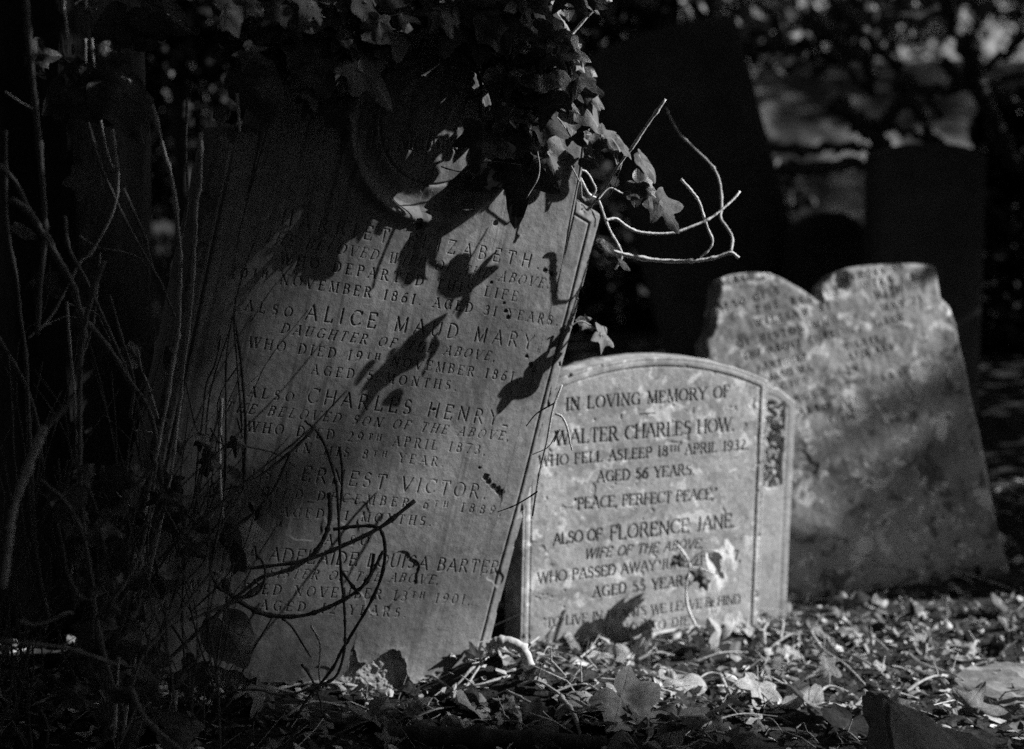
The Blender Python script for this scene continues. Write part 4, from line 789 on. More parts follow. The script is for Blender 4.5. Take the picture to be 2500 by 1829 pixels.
def crown_mesh(clumps, n, size, name, parent, mat=M_CROWN, seed=1):
    """many bent leaf faces spread through the volume of uneven clumps (x, y, z, rx, ry, rz)"""
    r_ = np.random.default_rng(seed); cl = np.array(clumps); wgt = cl[:, 3] * cl[:, 4] * cl[:, 5]; wgt = wgt ** .7 / (wgt ** .7).sum()
    k = r_.choice(len(cl), n, p=wgt); g = r_.normal(0, 1, (n, 3)); g /= np.linalg.norm(g, axis=1)[:, None]; rad = r_.random(n) ** .45
    c = cl[k, :3] + g * rad[:, None] * cl[k, 3:6]
    t = r_.normal(0, 1, (n, 3)); t[:, 2] -= .5; t /= np.linalg.norm(t, axis=1)[:, None]; b = np.cross(t, r_.normal(0, 1, (n, 3))); b /= np.linalg.norm(b, axis=1)[:, None]; nn = np.cross(t, b)
    L = size * r_.uniform(.6, 1.4, n)[:, None]; W = L * .36
    V = np.stack([c - t * L * .5, c + b * W - t * L * .1 + nn * L * .08, c + t * L * .5, c - b * W - t * L * .1 + nn * L * .08], 1).reshape(-1, 3)
    F = np.arange(4 * n).reshape(n, 4)
    return mesh_obj(name, V, F, mat, parent, False, {"tone": np.repeat(r_.random(n) ** 1.5, 4)})

tr = empty("ivy_clad_tree", (-.86, 3.0, 0), "dark tree trunk behind the bare canes with large ivy leaves on it", "tree")
trunk([(-.88, 3.0, -.1), (-.86, 3.02, .5), (-.84, 3.0, 1.1), (-.86, 3.05, 1.8), (-.8, 3.1, 2.8)], [.17, .145, .14, .14, .12], tr)
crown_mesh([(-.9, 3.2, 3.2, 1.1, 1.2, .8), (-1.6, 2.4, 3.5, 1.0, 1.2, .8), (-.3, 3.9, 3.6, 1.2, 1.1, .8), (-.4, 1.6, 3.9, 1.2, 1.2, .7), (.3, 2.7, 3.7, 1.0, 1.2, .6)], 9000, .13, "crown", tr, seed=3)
for (x, y, L, a, nr_, kd) in [(1090, 110, 310, 20, B1, 'heart'), (690, 180, 260, 150, D0, 'heart'), (870, 150, 230, 200, D0, 'heart'), (830, 690, 360, 55, (.3, .4, .8), 'heart'), (590, 670, 260, 160, B1, 'heart'), (350, 640, 240, 140, D0, 'heart'), (690, 470, 260, 60, D0, 'lobed'), (1650, 620, 320, 60, D0, 'heart'), (230, 420, 180, 60, D0, 'lobed'), (440, 480, 200, 150, D0, 'lobed'), (900, 230, 200, 80, D0, 'heart'), (560, 20, 130, 60, B1, 'heart'), (480, 320, 60, 80, B3, 'oval'), (400, 400, 110, 20, D1, 'oval'), (760, 310, 90, 40, B2, 'lobed')]:
    px, py = z1(x, y); leaf_obj("leaf", px, py, L / 2.6565 * 1.05, a, nr_, 2.32 if y > 400 else 2.45, kd, M_IVYD, tr, fold=.25, curl=.3)
tr2 = empty("bare_tree", (-1.3, 3.2, 0), "slimmer dark trunk at the far left edge behind the bare canes", "tree")
trunk([(-1.30, 3.2, -.1), (-1.27, 3.2, .8), (-1.24, 3.25, 1.6), (-1.2, 3.3, 2.6)], [.11, .09, .085, .07], tr2)
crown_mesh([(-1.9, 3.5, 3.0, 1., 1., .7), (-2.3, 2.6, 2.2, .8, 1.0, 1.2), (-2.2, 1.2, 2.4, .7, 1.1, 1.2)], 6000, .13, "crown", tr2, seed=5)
exec_rest = True
# ------------------------------------------------------------------ background
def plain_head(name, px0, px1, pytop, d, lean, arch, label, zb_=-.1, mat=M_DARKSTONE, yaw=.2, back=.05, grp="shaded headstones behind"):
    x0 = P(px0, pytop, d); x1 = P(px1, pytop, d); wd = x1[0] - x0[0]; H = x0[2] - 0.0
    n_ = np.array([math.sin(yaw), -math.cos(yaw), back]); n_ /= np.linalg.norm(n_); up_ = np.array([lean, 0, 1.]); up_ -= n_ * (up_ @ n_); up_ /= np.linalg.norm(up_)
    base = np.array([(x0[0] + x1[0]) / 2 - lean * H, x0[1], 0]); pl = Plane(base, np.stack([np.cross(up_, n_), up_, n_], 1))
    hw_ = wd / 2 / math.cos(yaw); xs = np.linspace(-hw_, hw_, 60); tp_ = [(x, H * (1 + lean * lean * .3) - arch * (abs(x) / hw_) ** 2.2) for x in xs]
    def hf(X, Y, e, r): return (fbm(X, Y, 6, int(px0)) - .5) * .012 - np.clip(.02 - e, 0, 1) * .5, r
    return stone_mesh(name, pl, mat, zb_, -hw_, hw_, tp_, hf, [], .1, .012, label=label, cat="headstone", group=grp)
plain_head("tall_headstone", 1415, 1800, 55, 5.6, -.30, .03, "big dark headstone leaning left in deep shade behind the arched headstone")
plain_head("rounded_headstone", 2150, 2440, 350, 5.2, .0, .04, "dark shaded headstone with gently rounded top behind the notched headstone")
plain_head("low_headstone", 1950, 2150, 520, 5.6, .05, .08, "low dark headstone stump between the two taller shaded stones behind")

bb = empty("bare_bush", P(2200, 800, 6.2), "dark leafless bush with crossing branches against the sunlit clearing at upper right", "bush")
for pts, r in [([(1140, 650), (1300, 665), (1400, 645), (1550, 660), (1640, 690)], 7), ([(1180, 750), (1350, 735), (1500, 730), (1640, 745), (1800, 760)], 10), ([(1420, 440), (1480, 500), (1560, 580), (1650, 670), (1720, 760), (1750, 900)], 13), ([(1740, 420), (1660, 520), (1620, 610), (1640, 680)], 9), ([(1500, 520), (1600, 550), (1750, 590), (1860, 640), (1950, 700)], 6),
   ([(1700, 380), (1740, 390), (1900, 410), (2000, 380), (2258, 330)], 9), ([(2000, 150), (2040, 330), (2100, 500), (2170, 650), (2220, 720)], 14), ([(1900, 270), (2000, 370), (2060, 360), (2258, 480)], 8), ([(1740, 400), (1830, 560), (1890, 640), (1960, 800)], 8), ([(1400, -20), (1600, 200), (1750, 330), (1900, 520)], 7), ([(1900, -20), (1960, 150), (2050, 330)], 9), ([(2258, 150), (2150, 260), (2040, 330)], 7), ([(1300, 60), (1450, 200), (1500, 330), (1560, 400)], 5), ([(1500, 240), (1545, 250), (1575, 310), (1590, 420)], 9), ([(1280, 120), (1500, 130), (1800, 60), (2000, -20)], 5)]:
    stem_obj("branch", [z3(*p) for p in pts], r * 1.9, 6.2, M_CANED, bb, 6.4, wob=.01)
def bush(name, clumps, n, size, label, cat="bush", grp=None, seed=1, trunk_pts=None, mat=M_CROWN, rad=(.12, .08)):
    e = empty(name, (clumps[0][0], clumps[0][1], 0), label, cat, grp)
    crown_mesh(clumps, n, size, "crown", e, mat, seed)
    mb = MB()
    if trunk_pts: mb.add(*tube(trunk_pts, rad[0], rad[1], sides=10))
    else:
        for c in clumps[:4]: mb.add(*tube([(clumps[0][0], clumps[0][1], -.1), ((clumps[0][0] + c[0]) / 2, (clumps[0][1] + c[1]) / 2, c[2] * .6), (c[0], c[1], c[2] + c[5] * .5)], .03, .012, sides=6))
    mb.build("trunk", M_BARK, e); return e
G_BG = "dark bushes and trees closing off the background"
def clumpy(cx, cy, z0, z1, rx, ry, k, seed):
    r_ = np.random.default_rng(seed); return [(cx + r_.normal(0, rx * .5), cy + r_.normal(0, ry * .5), r_.uniform(z0, z1), *(np.array([rx, ry, (z1 - z0) * .4]) * r_.uniform(.25, .5))) for _ in range(k)]
bush("evergreen_bush", clumpy(.25, 7.2, .3, 2.6, 1.2, .8, 12, 1) + clumpy(.75, 7.9, .0, .8, .6, .3, 7, 9) + [(1.25, 7.5, 1.22, .35, .3, .2), (1.6, 7.6, 1.32, .35, .3, .2), (1.95, 7.7, 1.42, .4, .3, .22)], 7000, .07, "dark evergreen bush behind the big leaning shaded headstone", grp=G_BG, seed=11)
bush("evergreen_bush", clumpy(-1.4, 6.2, .3, 2.8, 1.5, .9, 16, 2), 15000, .07, "dark evergreen bush behind the ivy clad trunk at left", grp=G_BG, seed=12)
bush("evergreen_bush", clumpy(2.9, 15.2, .8, 2.8, 1.3, .5, 9, 10), 6000, .11, "dark bush on top of the grassy bank left of the bare branches", grp=G_BG, seed=18)
bush("low_bush", [(.35, 6.9, .15, .4, .3, .5), (.8, 7.0, .1, .35, .3, .45), (1.15, 7.1, .2, .3, .25, .5)], 4200, .06, "low dark bush seen between the tallest headstone and the big leaning shaded one", grp=G_BG, seed=61)
bush("low_bush", [(1.85, 6.4, .2, .4, .3, .45), (2.3, 6.3, .2, .4, .3, .5), (2.7, 6.5, .3, .4, .3, .6)], 4200, .06, "low dark bush right of the rounded shaded headstone", grp=G_BG, seed=62)
bush("hidden_sun_blocker", [(-.26, 3.04, .42, .22, .16, .5), (-.46, 3.0, .3, .2, .17, .45)], 5000, .05, "unseen dark bush added close behind the tallest headstone to shade the trunk foot", grp=G_BG, seed=63)  # hidden from view; added to stop sun reaching the trunk and litter
bush("evergreen_bush", [(-1.7, 7.2, 1.0, .6, .4, 1.1), (-2.1, 7.4, 1.6, .6, .4, 1.0)], 6000, .08, "dark evergreen bush seen between the ivy clad trunk and the tallest headstone", grp=G_BG, seed=64)
bush("laurel_bush", clumpy(2.25, 6.9, .1, 1.1, .45, .4, 8, 3), 4500, .06, "leafy laurel bush catching the sun at the right edge behind the headstones", grp=G_BG, seed=13)
for i, (x, y, zz, rx, lab) in enumerate([(-1.5, 13, 4.5, 3, "dark leafy tree far behind the ivy covered headstone"), (2.2, 19, 4, 3.2, "dark leafy tree beyond the sunlit clearing, left of the pair there"), (7.5, 20, 4, 3.5, "dark leafy tree beyond the sunlit clearing, at the right edge"), (4.8, 24, 5, 4, "tallest dark tree closing the view beyond the clearing")]):
    bush("woodland_tree", clumpy(x, y, 1.4, zz + 1.5, rx, rx * .7, 18, 20 + i), 8000, .17, lab, "tree", G_BG, 30 + i, [(x, y, -.1), (x + .1, y, 2), (x, y, zz)], rad=(.25, .12))
bush("side_sun_blocker", [(2.05, 3.53, 2.15, .4, .12, .55), (1.95, 3.27, 2.52, 0.45, 0.17, 0.72), (2.35, 3.32, 2.8, 0.4, 0.17, 0.72), (1.95, 3.22, 3.32, 0.5, 0.3, 0.3), (2.0, 3.3, 2.02, 0.4, 0.15, 0.24)], 9500, .06, "unseen small tree added right of the view to shade the ivy clad trunk", "tree", None, 45, [(2.6, 3.69, -.1), (2.6, 3.69, 1.3), (2.4, 3.5, 2.4), (2.2, 3.35, 3.0)], rad=(.05, .03))  # unseen; clumps placed so their shade falls on the ivy clad trunk
bush("mid_sun_blocker", [(8, 4.55, 3.38, .6, .42, 1.08), (8.3, 4.66, 2.4, .7, .42, 1.2), (8.5, 4.74, 3.8, .5, .3, .75), (8.5, 4.62, 3.5, .5, .36, .8), (8, 4.36, 3.6, .5, .2, .85), (8.3, 4.45, 3.0, .5, .26, .9)], 14000, .08, "unseen tree added right of the view to shade the lower notched headstone", "tree", None, 46, [(8.2, 4.6, -.1), (8.2, 4.6, 1.5), (8.1, 4.5, 3)], rad=(.08, .05))  # unseen blocker; clumps shaped to shade the notched stone's lower half
bush("far_sun_blocker", [(20, 2.85, 11.94, 1.2, 1.6, 2.0), (20, 2.98, 10.64, 1.2, 1.25, 1.4), (18, 3.08, 10.82, 1.0, 1.1, 1.7), (20, 2.3, 14.24, 1.2, 1.5, 1.6), (21, 0.6, 12.3, 1.5, 2, 3.5)], 30000, .22, "unseen tree added far right to shade the left of the tallest headstone", "tree", None, 47, [(20.5, 1.5, -.1), (20.5, 1.5, 5), (20.2, 1.8, 11)], rad=(.3, .15))  # unseen blocker far along the sun line, for a soft shade edge
bush("bank_sun_blocker", [(9, 12.5, 3.76, 1.4, 1.2, 1.6), (10, 16.5, 4.02, 1.6, 1.0, 2.0), (11.5, 22, 4.91, 2, 2.2, 2.4), (8.5, 10.2, 3.13, 1.0, 0.6, 1.6)], 9000, .2, "unseen broad tree added right of the view to shade the clearing", "tree", None, 48, [(10, 15, -.1), (10, 15, 2), (10, 16, 4)], rad=(.25, .15))  # unseen blocker added to cast shade over the clearing
# unseen trees added to block skylight and sun, leaving the low sun a slot
bush("near_sun_blocker", [(1.9, 1.4, 1.12, 0.55, 0.75, 0.9), (2.3, 1.1, 2.14, 0.6, 0.9, 0.7), (1.7, 1.9, 1.86, 0.4, 0.42, 0.55), (2.2, 0.5, 1.14, 0.6, 0.7, 0.9), (1.9, 1.2, 3.02, 0.8, 1.0, 0.6), (1.9, 2.15, 2.07, 0.4, 0.45, 0.75), (1.9, 1.95, 0.82, 0.4, 0.45, 0.7)], 17000, .075, "unseen dense tree added just right of the view to shade canes and foreground", "tree", None, 41, [(2.1, 1.2, -.1), (2.1, 1.2, 1.5), (2.0, 1.2, 2.8)], rad=(.07, .04))  # added blocker for the left canes and the front ground
bush("back_sun_blocker", [(3.2, 5.75, 2.5, .5, .6, .8), (3.3, 5.3, 3.2, .5, .6, .5), (2.5, 4.9, 1.46, 0.5, 0.7, 1.0), (2.7, 5.6, 2.57, 0.6, 1.1, 0.8), (2.4, 4.5, 2.75, 0.6, 0.45, 0.45), (2.9, 5.4, 1.38, 0.6, 0.8, 1.0), (3.4, 5.2, 2.21, 0.6, 1.2, 1.6), (3.4, 6.3, 1.81, 0.6, 0.9, 1.4)], 28000, .075, "unseen dense tree added right of the view to shade the dark headstones behind", "tree", None, 42, [(2.7, 5.2, -.1), (2.7, 5.2, 1.5), (2.7, 5.2, 2.6)], rad=(.08, .05))  # added blocker keeping sun off the rear headstones
bush("rear_sky_blocker", [(0, -1.5, 3.6, 2.0, 1.6, .8), (1.6, -.8, 3.8, 1.5, 1.6, .7), (-1.8, -.4, 3.4, 1.3, 1.6, .9), (.4, .7, 4.2, 1.6, 1.2, .6), (-.2, -2.6, 1.4, 2.4, .7, 1.4), (-2.2, -1.2, 1.3, .7, 1.5, 1.2), (2.4, -1.6, 1.4, .8, 1.2, 1.3), (-3.5, 1.5, 1.6, .8, 2.2, 1.8), (-2.8, 1.0, 3.6, 1.4, 2.0, .8)], 30000, .2, "unseen canopy added over and behind the viewpoint to hold back skylight", "tree", None, 43, [(.6, -1.8, -.1), (.6, -1.8, 1.5), (.4, -1.5, 3.2)], rad=(.2, .14))  # added sky blocker behind and above the camera
bush("roof_sky_blocker", [(1.0, 4.6, 4.4, 1.4, 1.1, .6), (-.4, 5.4, 4.3, 1.5, 1.2, .7), (2.3, 6.0, 4.8, 1.2, 1.2, .6), (.6, 6.4, 4.6, 1.2, 1., .6), (-.6, 3.4, 4.6, 1.6, 1.2, .6), (-2.8, 4.8, 3.4, 1.2, 1.6, 1.6)], 22000, .15, "tree with a canopy added out of view above the headstones to hold back skylight", "tree", None, 44, [(-.5, 5.6, -.1), (-.5, 5.6, 1.5), (-.3, 5.5, 4.2)], rad=(.13, .09))  # added sky blocker overhead

# ------------------------------------------------------------------ litter
def litter():
    n = 10500; V = []; F = []; T = []; k = 0
    for i in range(n):
        while True:
            x = random.uniform(-1.3, 1.7); y = random.uniform(2.15, 4.6)
            if random.random() < (1.0 if y < 3.4 else .5): break
        z = float(gz(x, y)); s = random.choice((.004, .006, .008, .011, .016)) * random.uniform(.7, 1.3); th = random.uniform(0, 6.28)
        ct, st_ = math.cos(th), math.sin(th); e = np.array([ct, st_, random.uniform(-.7, .7)]); f_ = np.array([-st_, ct, random.uniform(-.6, .6)]); up_ = np.array([0, 0, 1.])
        w_ = random.uniform(.25, .8); cu = random.uniform(-.5, .6); c = np.array([x, y, z + random.uniform(.001, .014)])
        g = [(-1, 0), (-.3, .9), (.4, .8), (1, .1), (.3, -.9), (-.4, -.8)]
        q = [c + up_ * cu * s * .6] + [c + e * s * (a + random.gauss(0, .15)) + f_ * s * w_ * (b + random.gauss(0, .2)) + up_ * s * cu * (random.random() - .4) for a, b in g]
        V += q; F += [[k, k + 1 + j, k + 1 + (j + 1) % 6] for j in range(6)]; t = random.random() ** 1.9 * 1.25; T += [t] * 7; k += 7
    mb = MB(); mb.add(np.array(V), F, np.array(T))
    for i in range(1300):                       # whole curled leaves, too many to tell apart
        x = random.uniform(-1.3, 1.7); y = random.uniform(2.15, 4.2)
        v_, f_, _ = leaf_mesh(random.choice(('lobed', 'heart', 'oval', 'oval')), random.uniform(.014, .034), fold=random.uniform(-.6, .9), curl=random.uniform(-.8, 1.2), wave=.12, seed=i, nr=2, da=36.)
        e = np.array(Matrix.Rotation(random.uniform(0, 6.28), 3, 'Z') @ Matrix.Rotation(random.gauss(0, .7), 3, 'X') @ Matrix.Rotation(random.gauss(0, .7), 3, 'Y'))
        mb.add(v_ @ e.T + (x, y, float(gz(x, y)) + random.uniform(.006, .022)), f_, random.random() ** 1.6)
    for i in range(3600):
        x = random.uniform(-1.3, 1.7); y = random.uniform(2.15, 4.4); L = random.choice((.012, .02, .03, .05, .08)) * random.uniform(.6, 1.3); th = random.uniform(0, 6.28); up_ = random.uniform(-.1, .5) * L
        z = float(gz(x, y)) + .004; p0 = np.array([x, y, z]); p2 = p0 + np.array([L * math.cos(th), L * math.sin(th), up_]); p2[2] = max(p2[2], float(gz(p2[0], p2[1])) + .002)
        p1 = (p0 + p2) / 2 + np.array([random.gauss(0, L * .1), random.gauss(0, L * .1), random.uniform(0, L * .15)]); r = random.uniform(.0005, .0016)
        v_, f_ = tube([p0, p1, p2], r, r * .7, sides=4, smooth=False, knobs=.1); mb.add(v_, f_, random.random() ** 1.3)
    return mb
tag(litter().build("leaf_litter", M_LITTER, None, False), "crumbled dead leaves, bark flakes and broken twigs covering the ground round the headstones", "leaf litter", kind="stuff")

# single fallen leaves and twigs
protos = []
for i in range(14):
    kd = ['lobed', 'heart', 'oval', 'lobed', 'oval', 'heart', 'star'][i % 7]
    V, F, ve = leaf_mesh(kd, 1.0, fold=random.uniform(-.2, .5), curl=random.uniform(-.2, .6), wave=random.uniform(.05, .12), seed=900 + i, nr=5, da=10.)
    V[:, 0] -= .4
    me_o = None
    for mt in (M_DRY, M_DRYL, M_IVYD):
        me = bpy.data.meshes.new("fallen_leaf"); me.from_pydata(V.tolist(), [], F); me.polygons.foreach_set("use_smooth", np.full(len(me.polygons), True))
        at_ = me.attributes.new("vein", 'FLOAT', 'POINT'); at_.data.foreach_set("value", ve.astype(np.float32)); me.materials.append(mt); protos.append((kd, mt, me))
def where(px, py):
    if py > 1745: return "at the bottom edge"
    if px < 620: return "in the dark below the bare canes"
    if px < 1230: return "below the foot of the tallest headstone"
    if px < 1900 and py < 1660: return "in the sun before the arched headstone"
    if py < 1560: return "at the foot of the notched headstone"
    return "in sun near the right edge" if px > 1900 else "in front of the arched headstone"
KN = {'lobed': 'lobed', 'star': 'star shaped', 'heart': 'heart shaped', 'oval': 'narrow'}
def fallen_leaf(px, py, L, kd=None, mt=None, yaw=None, tilt=.45):
    c = [p for p in protos if (kd is None or p[0] == kd) and (mt is None or p[1] == mt)]; kd, mt, me = random.choice(c)
    g = hit_ground(px, py); o = link("fallen_leaf", me); dd = np.linalg.norm(g - CAM); s = L * dd / FPX
    o.scale = (s, s, s); o.location = (g[0], g[1], g[2] + .010 + s * .10)
    o.rotation_euler = (random.gauss(.25, tilt), random.gauss(0, tilt), random.uniform(0, 6.28) if yaw is None else yaw)
    tone = {M_DRY: "brownish grey", M_DRYL: "pale dry", M_IVYD: "dark"}[mt]
    size = "large" if L > 85 else ("small" if L < 48 else "mid sized")
    tag(o, f"{size} {tone} {KN[kd]} fallen leaf lying {where(px, py)}", "leaf", "dead leaves fallen on the ground")
for px, py, L, kd, mt in [(900, 1775, 130, 'oval', M_DRY), (1150, 1745, 85, 'heart', M_DRY), (1160, 1725, 70, 'heart', M_DRY), (1300, 1790, 110, 'lobed', M_DRY), (1420, 1740, 120, 'lobed', M_DRY), (1455, 1790, 70, 'heart', M_DRY), (1560, 1775, 150, 'lobed', M_DRY), (1640, 1800, 140, 'lobed', M_DRY), (1500, 1635, 75, 'heart', M_DRYL), (1560, 1610, 90, 'lobed', M_DRYL), (1470, 1600, 60, 'oval', M_DRYL),
   (1690, 1690, 100, 'heart', M_DRYL), (1960, 1735, 110, 'heart', M_DRYL), (2010, 1760, 120, 'lobed', M_DRY), (2060, 1800, 110, 'lobed', M_DRY), (1850, 1720, 90, 'lobed', M_DRYL), (1720, 1770, 110, 'lobed', M_DRY), (2060, 1490, 80, 'heart', M_DRY), (2090, 1530, 80, 'oval', M_DRYL), (2150, 1480, 75, 'oval', M_DRY), (2240, 1500, 75, 'oval', M_DRYL), (2340, 1455, 50, 'heart', M_DRYL), (2430, 1500, 60, 'oval', M_DRYL), (2460, 1540, 60, 'oval', M_DRYL), (2100, 1545, 50, 'star', M_PALE if False else M_DRYL), (1935, 1617, 55, 'heart', M_DRYL), (1820, 1550, 70, 'lobed', M_DRYL), (1750, 1525, 60, 'oval', M_DRYL), (2245, 1660, 60, 'lobed', M_DRY), (2400, 1750, 90, 'star', M_DRY),
   (1000, 1740, 80, 'lobed', M_DRY), (760, 1790, 110, 'oval', M_DRY), (640, 1740, 90, 'lobed', M_DRY), (560, 1800, 100, 'oval', M_IVYD), (440, 1780, 100, 'lobed', M_IVYD), (300, 1815, 110, 'heart', M_IVYD), (1100, 1800, 90, 'oval', M_DRY), (1235, 1720, 60, 'lobed', M_DRY)]:
    fallen_leaf(px, py, L, kd, mt)
for i in range(120):
    px = random.triangular(560, 2500, 1800); py = random.uniform(1560 if px > 1230 else 1700, 1825) if px < 1900 else random.uniform(1450, 1825)
    fallen_leaf(px, py, random.uniform(26, 58), None, random.choice((M_DRY, M_DRYL, M_DRYL)) if py < 1720 else random.choice((M_DRY, M_DRY, M_IVYD)))
def fallen_twig(pts, r, mt=M_TWIG, lift=.008):
    q = []
    for i, (x, y) in enumerate(pts):
        g = hit_ground(x, y); g[2] += lift + .012 * math.sin(math.pi * i / max(1, len(pts) - 1)); q.append(g)
    rr_ = r * 2.7 / FPX; mb = MB(); mb.add(*tube(q, rr_, rr_ * .6, sides=6, knobs=.15))
    if len(q) > 2 and r > 2.5:
        j = len(q) // 2; e = q[j] + np.array([random.gauss(0, .03), random.gauss(0, .03), random.uniform(.01, .035)]); mb.add(*tube([q[j], (q[j] + e) / 2, e], rr_ * .6, rr_ * .3, sides=5))
    o = mb.build("fallen_twig", mt); ln = math.hypot(pts[-1][0] - pts[0][0], pts[-1][1] - pts[0][1])
    s = "long" if ln > 190 else ("short" if ln < 80 else "mid length"); lean_ = "lying across the view" if abs(pts[-1][1] - pts[0][1]) < .3 * abs(pts[-1][0] - pts[0][0]) else "pointing toward the viewer"
    x, y = pts[len(pts) // 2]
    tag(o, f"{s} {'thick' if r > 4 else 'thin'} dead twig {lean_} {where(x, y)}"[:160], "twig", "dead twigs on the ground")
for pts, r in [([(1236, 1697), (1300, 1745), (1350, 1785), (1405, 1805)], 4), ([(1245, 1660), (1160, 1700), (1105, 1695)], 4), ([(1050, 1655), (1110, 1698)], 3.5), ([(1215, 1600), (1160, 1650), (1110, 1690)], 6), ([(1130, 1700), (1180, 1640), (1215, 1590)], 3), ([(1340, 1706), (1420, 1695), (1480, 1712)], 4), ([(1500, 1690), (1580, 1700), (1640, 1700)], 4), ([(1975, 1540), (1985, 1570), (2010, 1610), (2060, 1640), (2110, 1680)], 5), ([(2040, 1600), (2090, 1625), (2150, 1665), (2190, 1705)], 4.5), ([(2210, 1700), (2250, 1685), (2290, 1672), (2315, 1680)], 4.5), ([(2360, 1640), (2420, 1640), (2500, 1652)], 4), ([(2170, 1425), (2250, 1416), (2340, 1418), (2400, 1430), (2480, 1450)], 4), ([(2210, 1415), (2260, 1390)], 3.5), ([(2450, 1490), (2480, 1515), (2500, 1530)], 5), ([(1850, 1685), (1870, 1640), (1885, 1620)], 4), ([(1880, 1590), (1930, 1570), (1955, 1565)], 3.5), ([(1868, 1590), (1865, 1560), (1875, 1530)], 5), ([(1905, 1570), (1912, 1540), (1905, 1515)], 4), ([(1760, 1660), (1770, 1700), (1785, 1720)], 7), ([(1830, 1700), (1860, 1705), (1895, 1712)], 6), ([(2080, 1570), (2095, 1590)], 7), ([(2132, 1560), (2130, 1585)], 5), ([(2215, 1530), (2225, 1560), (2240, 1575)], 5), ([(2360, 1620), (2380, 1590), (2390, 1575)], 4.5), ([(1310, 1610), (1345, 1640), (1380, 1660)], 4), ([(1440, 1600), (1450, 1560)], 4), ([(1390, 1640), (1440, 1610), (1500, 1560)], 3), ([(1500, 1590), (1570, 1580), (1640, 1590), (1720, 1600)], 3), ([(1550, 1640), (1640, 1660), (1720, 1670)], 3), ([(1640, 1570), (1690, 1555), (1720, 1540)], 9), ([(1660, 1560), (1700, 1520), (1690, 1510)], 5), ([(1560, 1580), (1600, 1570), (1660, 1545)], 8), ([(1260, 1740), (1268, 1780), (1265, 1800)], 9), ([(1370, 1715), (1400, 1770), (1420, 1815)], 8), ([(620, 1730), (700, 1700), (800, 1690), (900, 1690)], 5), ([(560, 1720), (640, 1705), (760, 1712)], 4), ([(700, 1760), (760, 1740), (840, 1735)], 4), ([(1700, 1790), (1800, 1770), (1900, 1760)], 3), ([(1000, 1770), (1060, 1760), (1120, 1735)], 3)]:
    fallen_twig(pts, r)
for i in range(60):
    x = random.triangular(700, 2480, 1850); y = random.uniform(1570 if x > 1230 else 1710, 1820); L = random.uniform(30, 130); a = random.uniform(-.5, .7); n = 3
    fallen_twig([(x + L * k / 2 * math.cos(a) + random.gauss(0, 4), y + L * k / 2 * math.sin(a) * .6 + random.gauss(0, 3)) for k in range(n)], random.uniform(1.4, 4))

# root, log, stones, snail shell
rt = empty("surface_root", P(1300, 1690, 2.82), "thick pale crooked root between the tallest and the arched headstone", "root")
stem_obj("main_arm", [(1195, 1590), (1215, 1568), (1245, 1568), (1275, 1585), (1291, 1620), (1296, 1655), (1312, 1680), (1335, 1705)], 14, 2.84, M_ROOT, rt, 2.83, taper=.75, sides=12, knobs=.05)
stem_obj("side_arm", [(1292, 1640), (1275, 1665), (1250, 1682), (1225, 1705)], 13, 2.82, M_ROOT, rt, 2.79, taper=.9, sides=10, knobs=.06)
lg = MB(); a, b = hit_ground(930, 1803), hit_ground(1480, 1822)
lg.add(*tube([a + (0, 0, .005), (a * 2 + b) / 3 + (0, 0, .008), (a + b * 2) / 3 + (0, 0, .006), b + (0, 0, .002)], .017, .014, sides=12, n=10, knobs=.07))
tag(lg.build("fallen_log", M_BARK), "rough fallen branch lying along the bottom edge below the tallest headstone", "log")
def hull(name, pts, mat, label, cat, bev=.006, sub=0):
    import bmesh
    bm = bmesh.new(); [bm.verts.new(p) for p in pts]; bmesh.ops.convex_hull(bm, input=bm.verts)
    bmesh.ops.dissolve_limit(bm, angle_limit=.02, verts=bm.verts, edges=bm.edges)
    bmesh.ops.bevel(bm, geom=list(bm.edges), offset=bev, segments=2, affect='EDGES')
    bmesh.ops.triangulate(bm, faces=bm.faces); bmesh.ops.subdivide_edges(bm, edges=bm.edges, cuts=5, use_grid_fill=True)
    for v in bm.verts:
        n = (float(vnoise(v.co.x + v.co.z, v.co.y - v.co.z, 40, 77)) - .5) * .012; v.co += Vector((n, n * .6, n))
    me = bpy.data.meshes.new(name); bm.to_mesh(me); bm.free(); me.materials.append(mat); o = link(name, me); return tag(o, label, cat)
f4 = [P(2158, 1700, 2.36), P(2480, 1848, 2.44), P(2490, 2100, 2.30), P(2200, 1980, 2.26)]; off = np.array([-.028, .05, -.014])
hull("stone_block", f4 + [p + off for p in f4], M_BLOCK, "dark broken block of stone, its edge sloping across the bottom right corner", "stone block")
g = hit_ground(2440, 1690); hull("flat_stone", [g + (.085 * math.cos(t) * (1 + .08 * math.sin(3 * t)), .10 * math.sin(t), z + .012 * math.cos(t)) for t in np.linspace(0, 6.28, 18, endpoint=False) for z in (-.01, .022)], M_FLAT, "flat rounded grey stone in the litter at the right edge above the dark block", "stone", .008)
g = hit_ground(1515, 1822); hull("pointed_stone", [g + q for q in ((0, 0, .028), (-.03, -.02, 0), (.035, -.02, -.005), (.02, .03, 0), (-.02, .025, 0), (.008, .004, .027))], M_FLAT, "small pale pointed stone at the bottom edge right of the fallen log", "stone", .003)
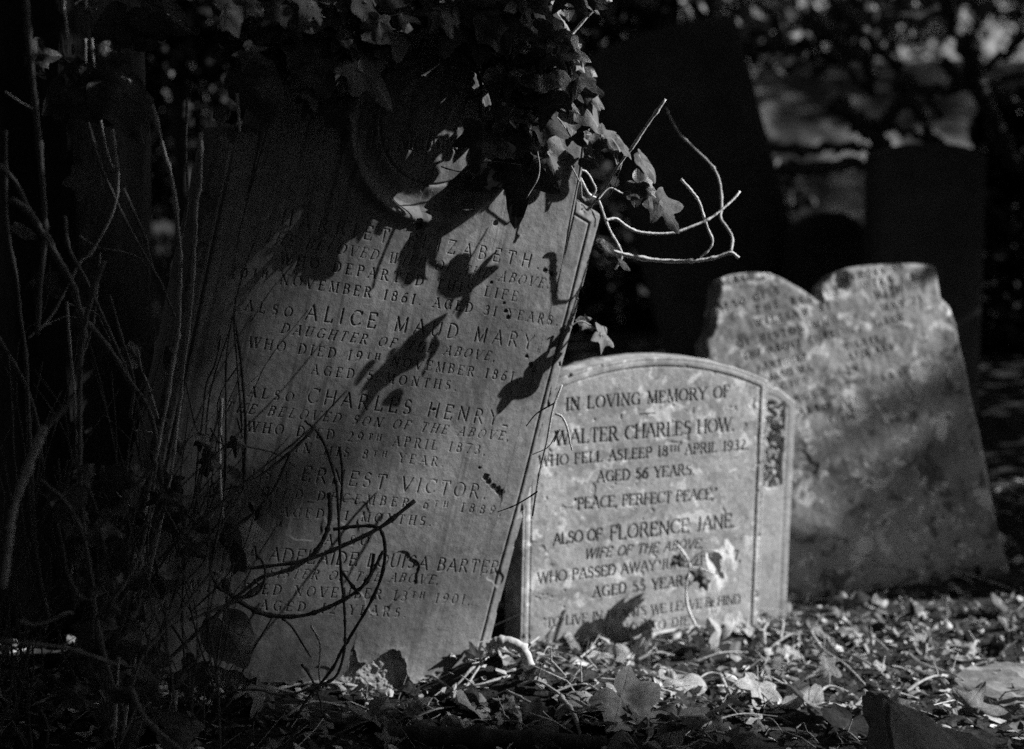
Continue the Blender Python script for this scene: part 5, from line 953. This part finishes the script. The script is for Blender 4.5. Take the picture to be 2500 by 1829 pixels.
# snail shell: a tube winding up a spiral
g = hit_ground(2311, 1548); mb = MB(); pts = []; rad_ = []
for i in range(70):
    t = i / 69; a_ = t * 3.2 * 2 * math.pi; R_ = .0085 * (1 - t) ** 1.1 + .0004; pts.append(g + np.array([R_ * math.cos(a_), R_ * math.sin(a_) * .8, .008 + .022 * t ** .85])); rad_.append(.0088 * (1 - t) ** .95 + .0008)
c = np.array(pts); V, F = tube(c, .01, .01, sides=10, smooth=False, knobs=0)
V = V.reshape(70, 10, 3); V = c[:, None] + (V - c[:, None]) / .01 * np.array(rad_)[:, None, None]; mb.add(V.reshape(-1, 3), F)
tag(mb.build("snail_shell", M_SHELL), "pale pointed snail shell lying on the litter right of centre before the notched headstone", "snail shell")

# young sprig with bright leaves in front of the arched headstone
sg = empty("ivy_sprig", hit_ground(1712, 1552), "thin sprig with bright sunlit leaves growing before the arched headstone", "sprig")
for pts, r in [([(1712, 1560), (1695, 1520), (1678, 1480), (1675, 1430), (1684, 1380), (1665, 1345), (1652, 1330)], 3.6), ([(1684, 1385), (1715, 1390), (1745, 1402)], 2.4), ([(1676, 1440), (1700, 1410), (1712, 1395)], 2), ([(1684, 1375), (1720, 1345), (1760, 1350)], 2)]:
    stem_obj("stem", pts, r, 3.19, M_CANE, sg)
for (px, py, L, a, nr_, mt) in [(1790, 1362, 66, 55, (.7, .3, .6), M_PALE), (1764, 1412, 70, 25, (.75, .1, .6), M_PALE), (1700, 1400, 32, 200, D1, M_IVY), (1650, 1372, 30, 150, D1, M_IVY), (1722, 1430, 30, 60, D1, M_IVY)]:
    leaf_obj("leaf", px, py, L, a, nr_, 3.24 if px > 1740 else 3.18, 'lobed', mt, sg, fold=.2)
for (px, py, L, a, d) in [(1742, 1515, 60, 70, 3.2), (1790, 1530, 40, 95, 3.22), (1765, 1543, 46, 20, 3.2), (1815, 1512, 40, 60, 3.25)]:
    o = leaf_obj("curled_leaf", px, py, L, a, (.8, .25, .55), d, random.choice(['oval', 'heart']), M_PALE, None, fold=.5, curl=.5)
    tag(o, "bright white curled dead leaf caught upright at the foot of the arched headstone", "leaf", "bright curled leaves under the sprig")
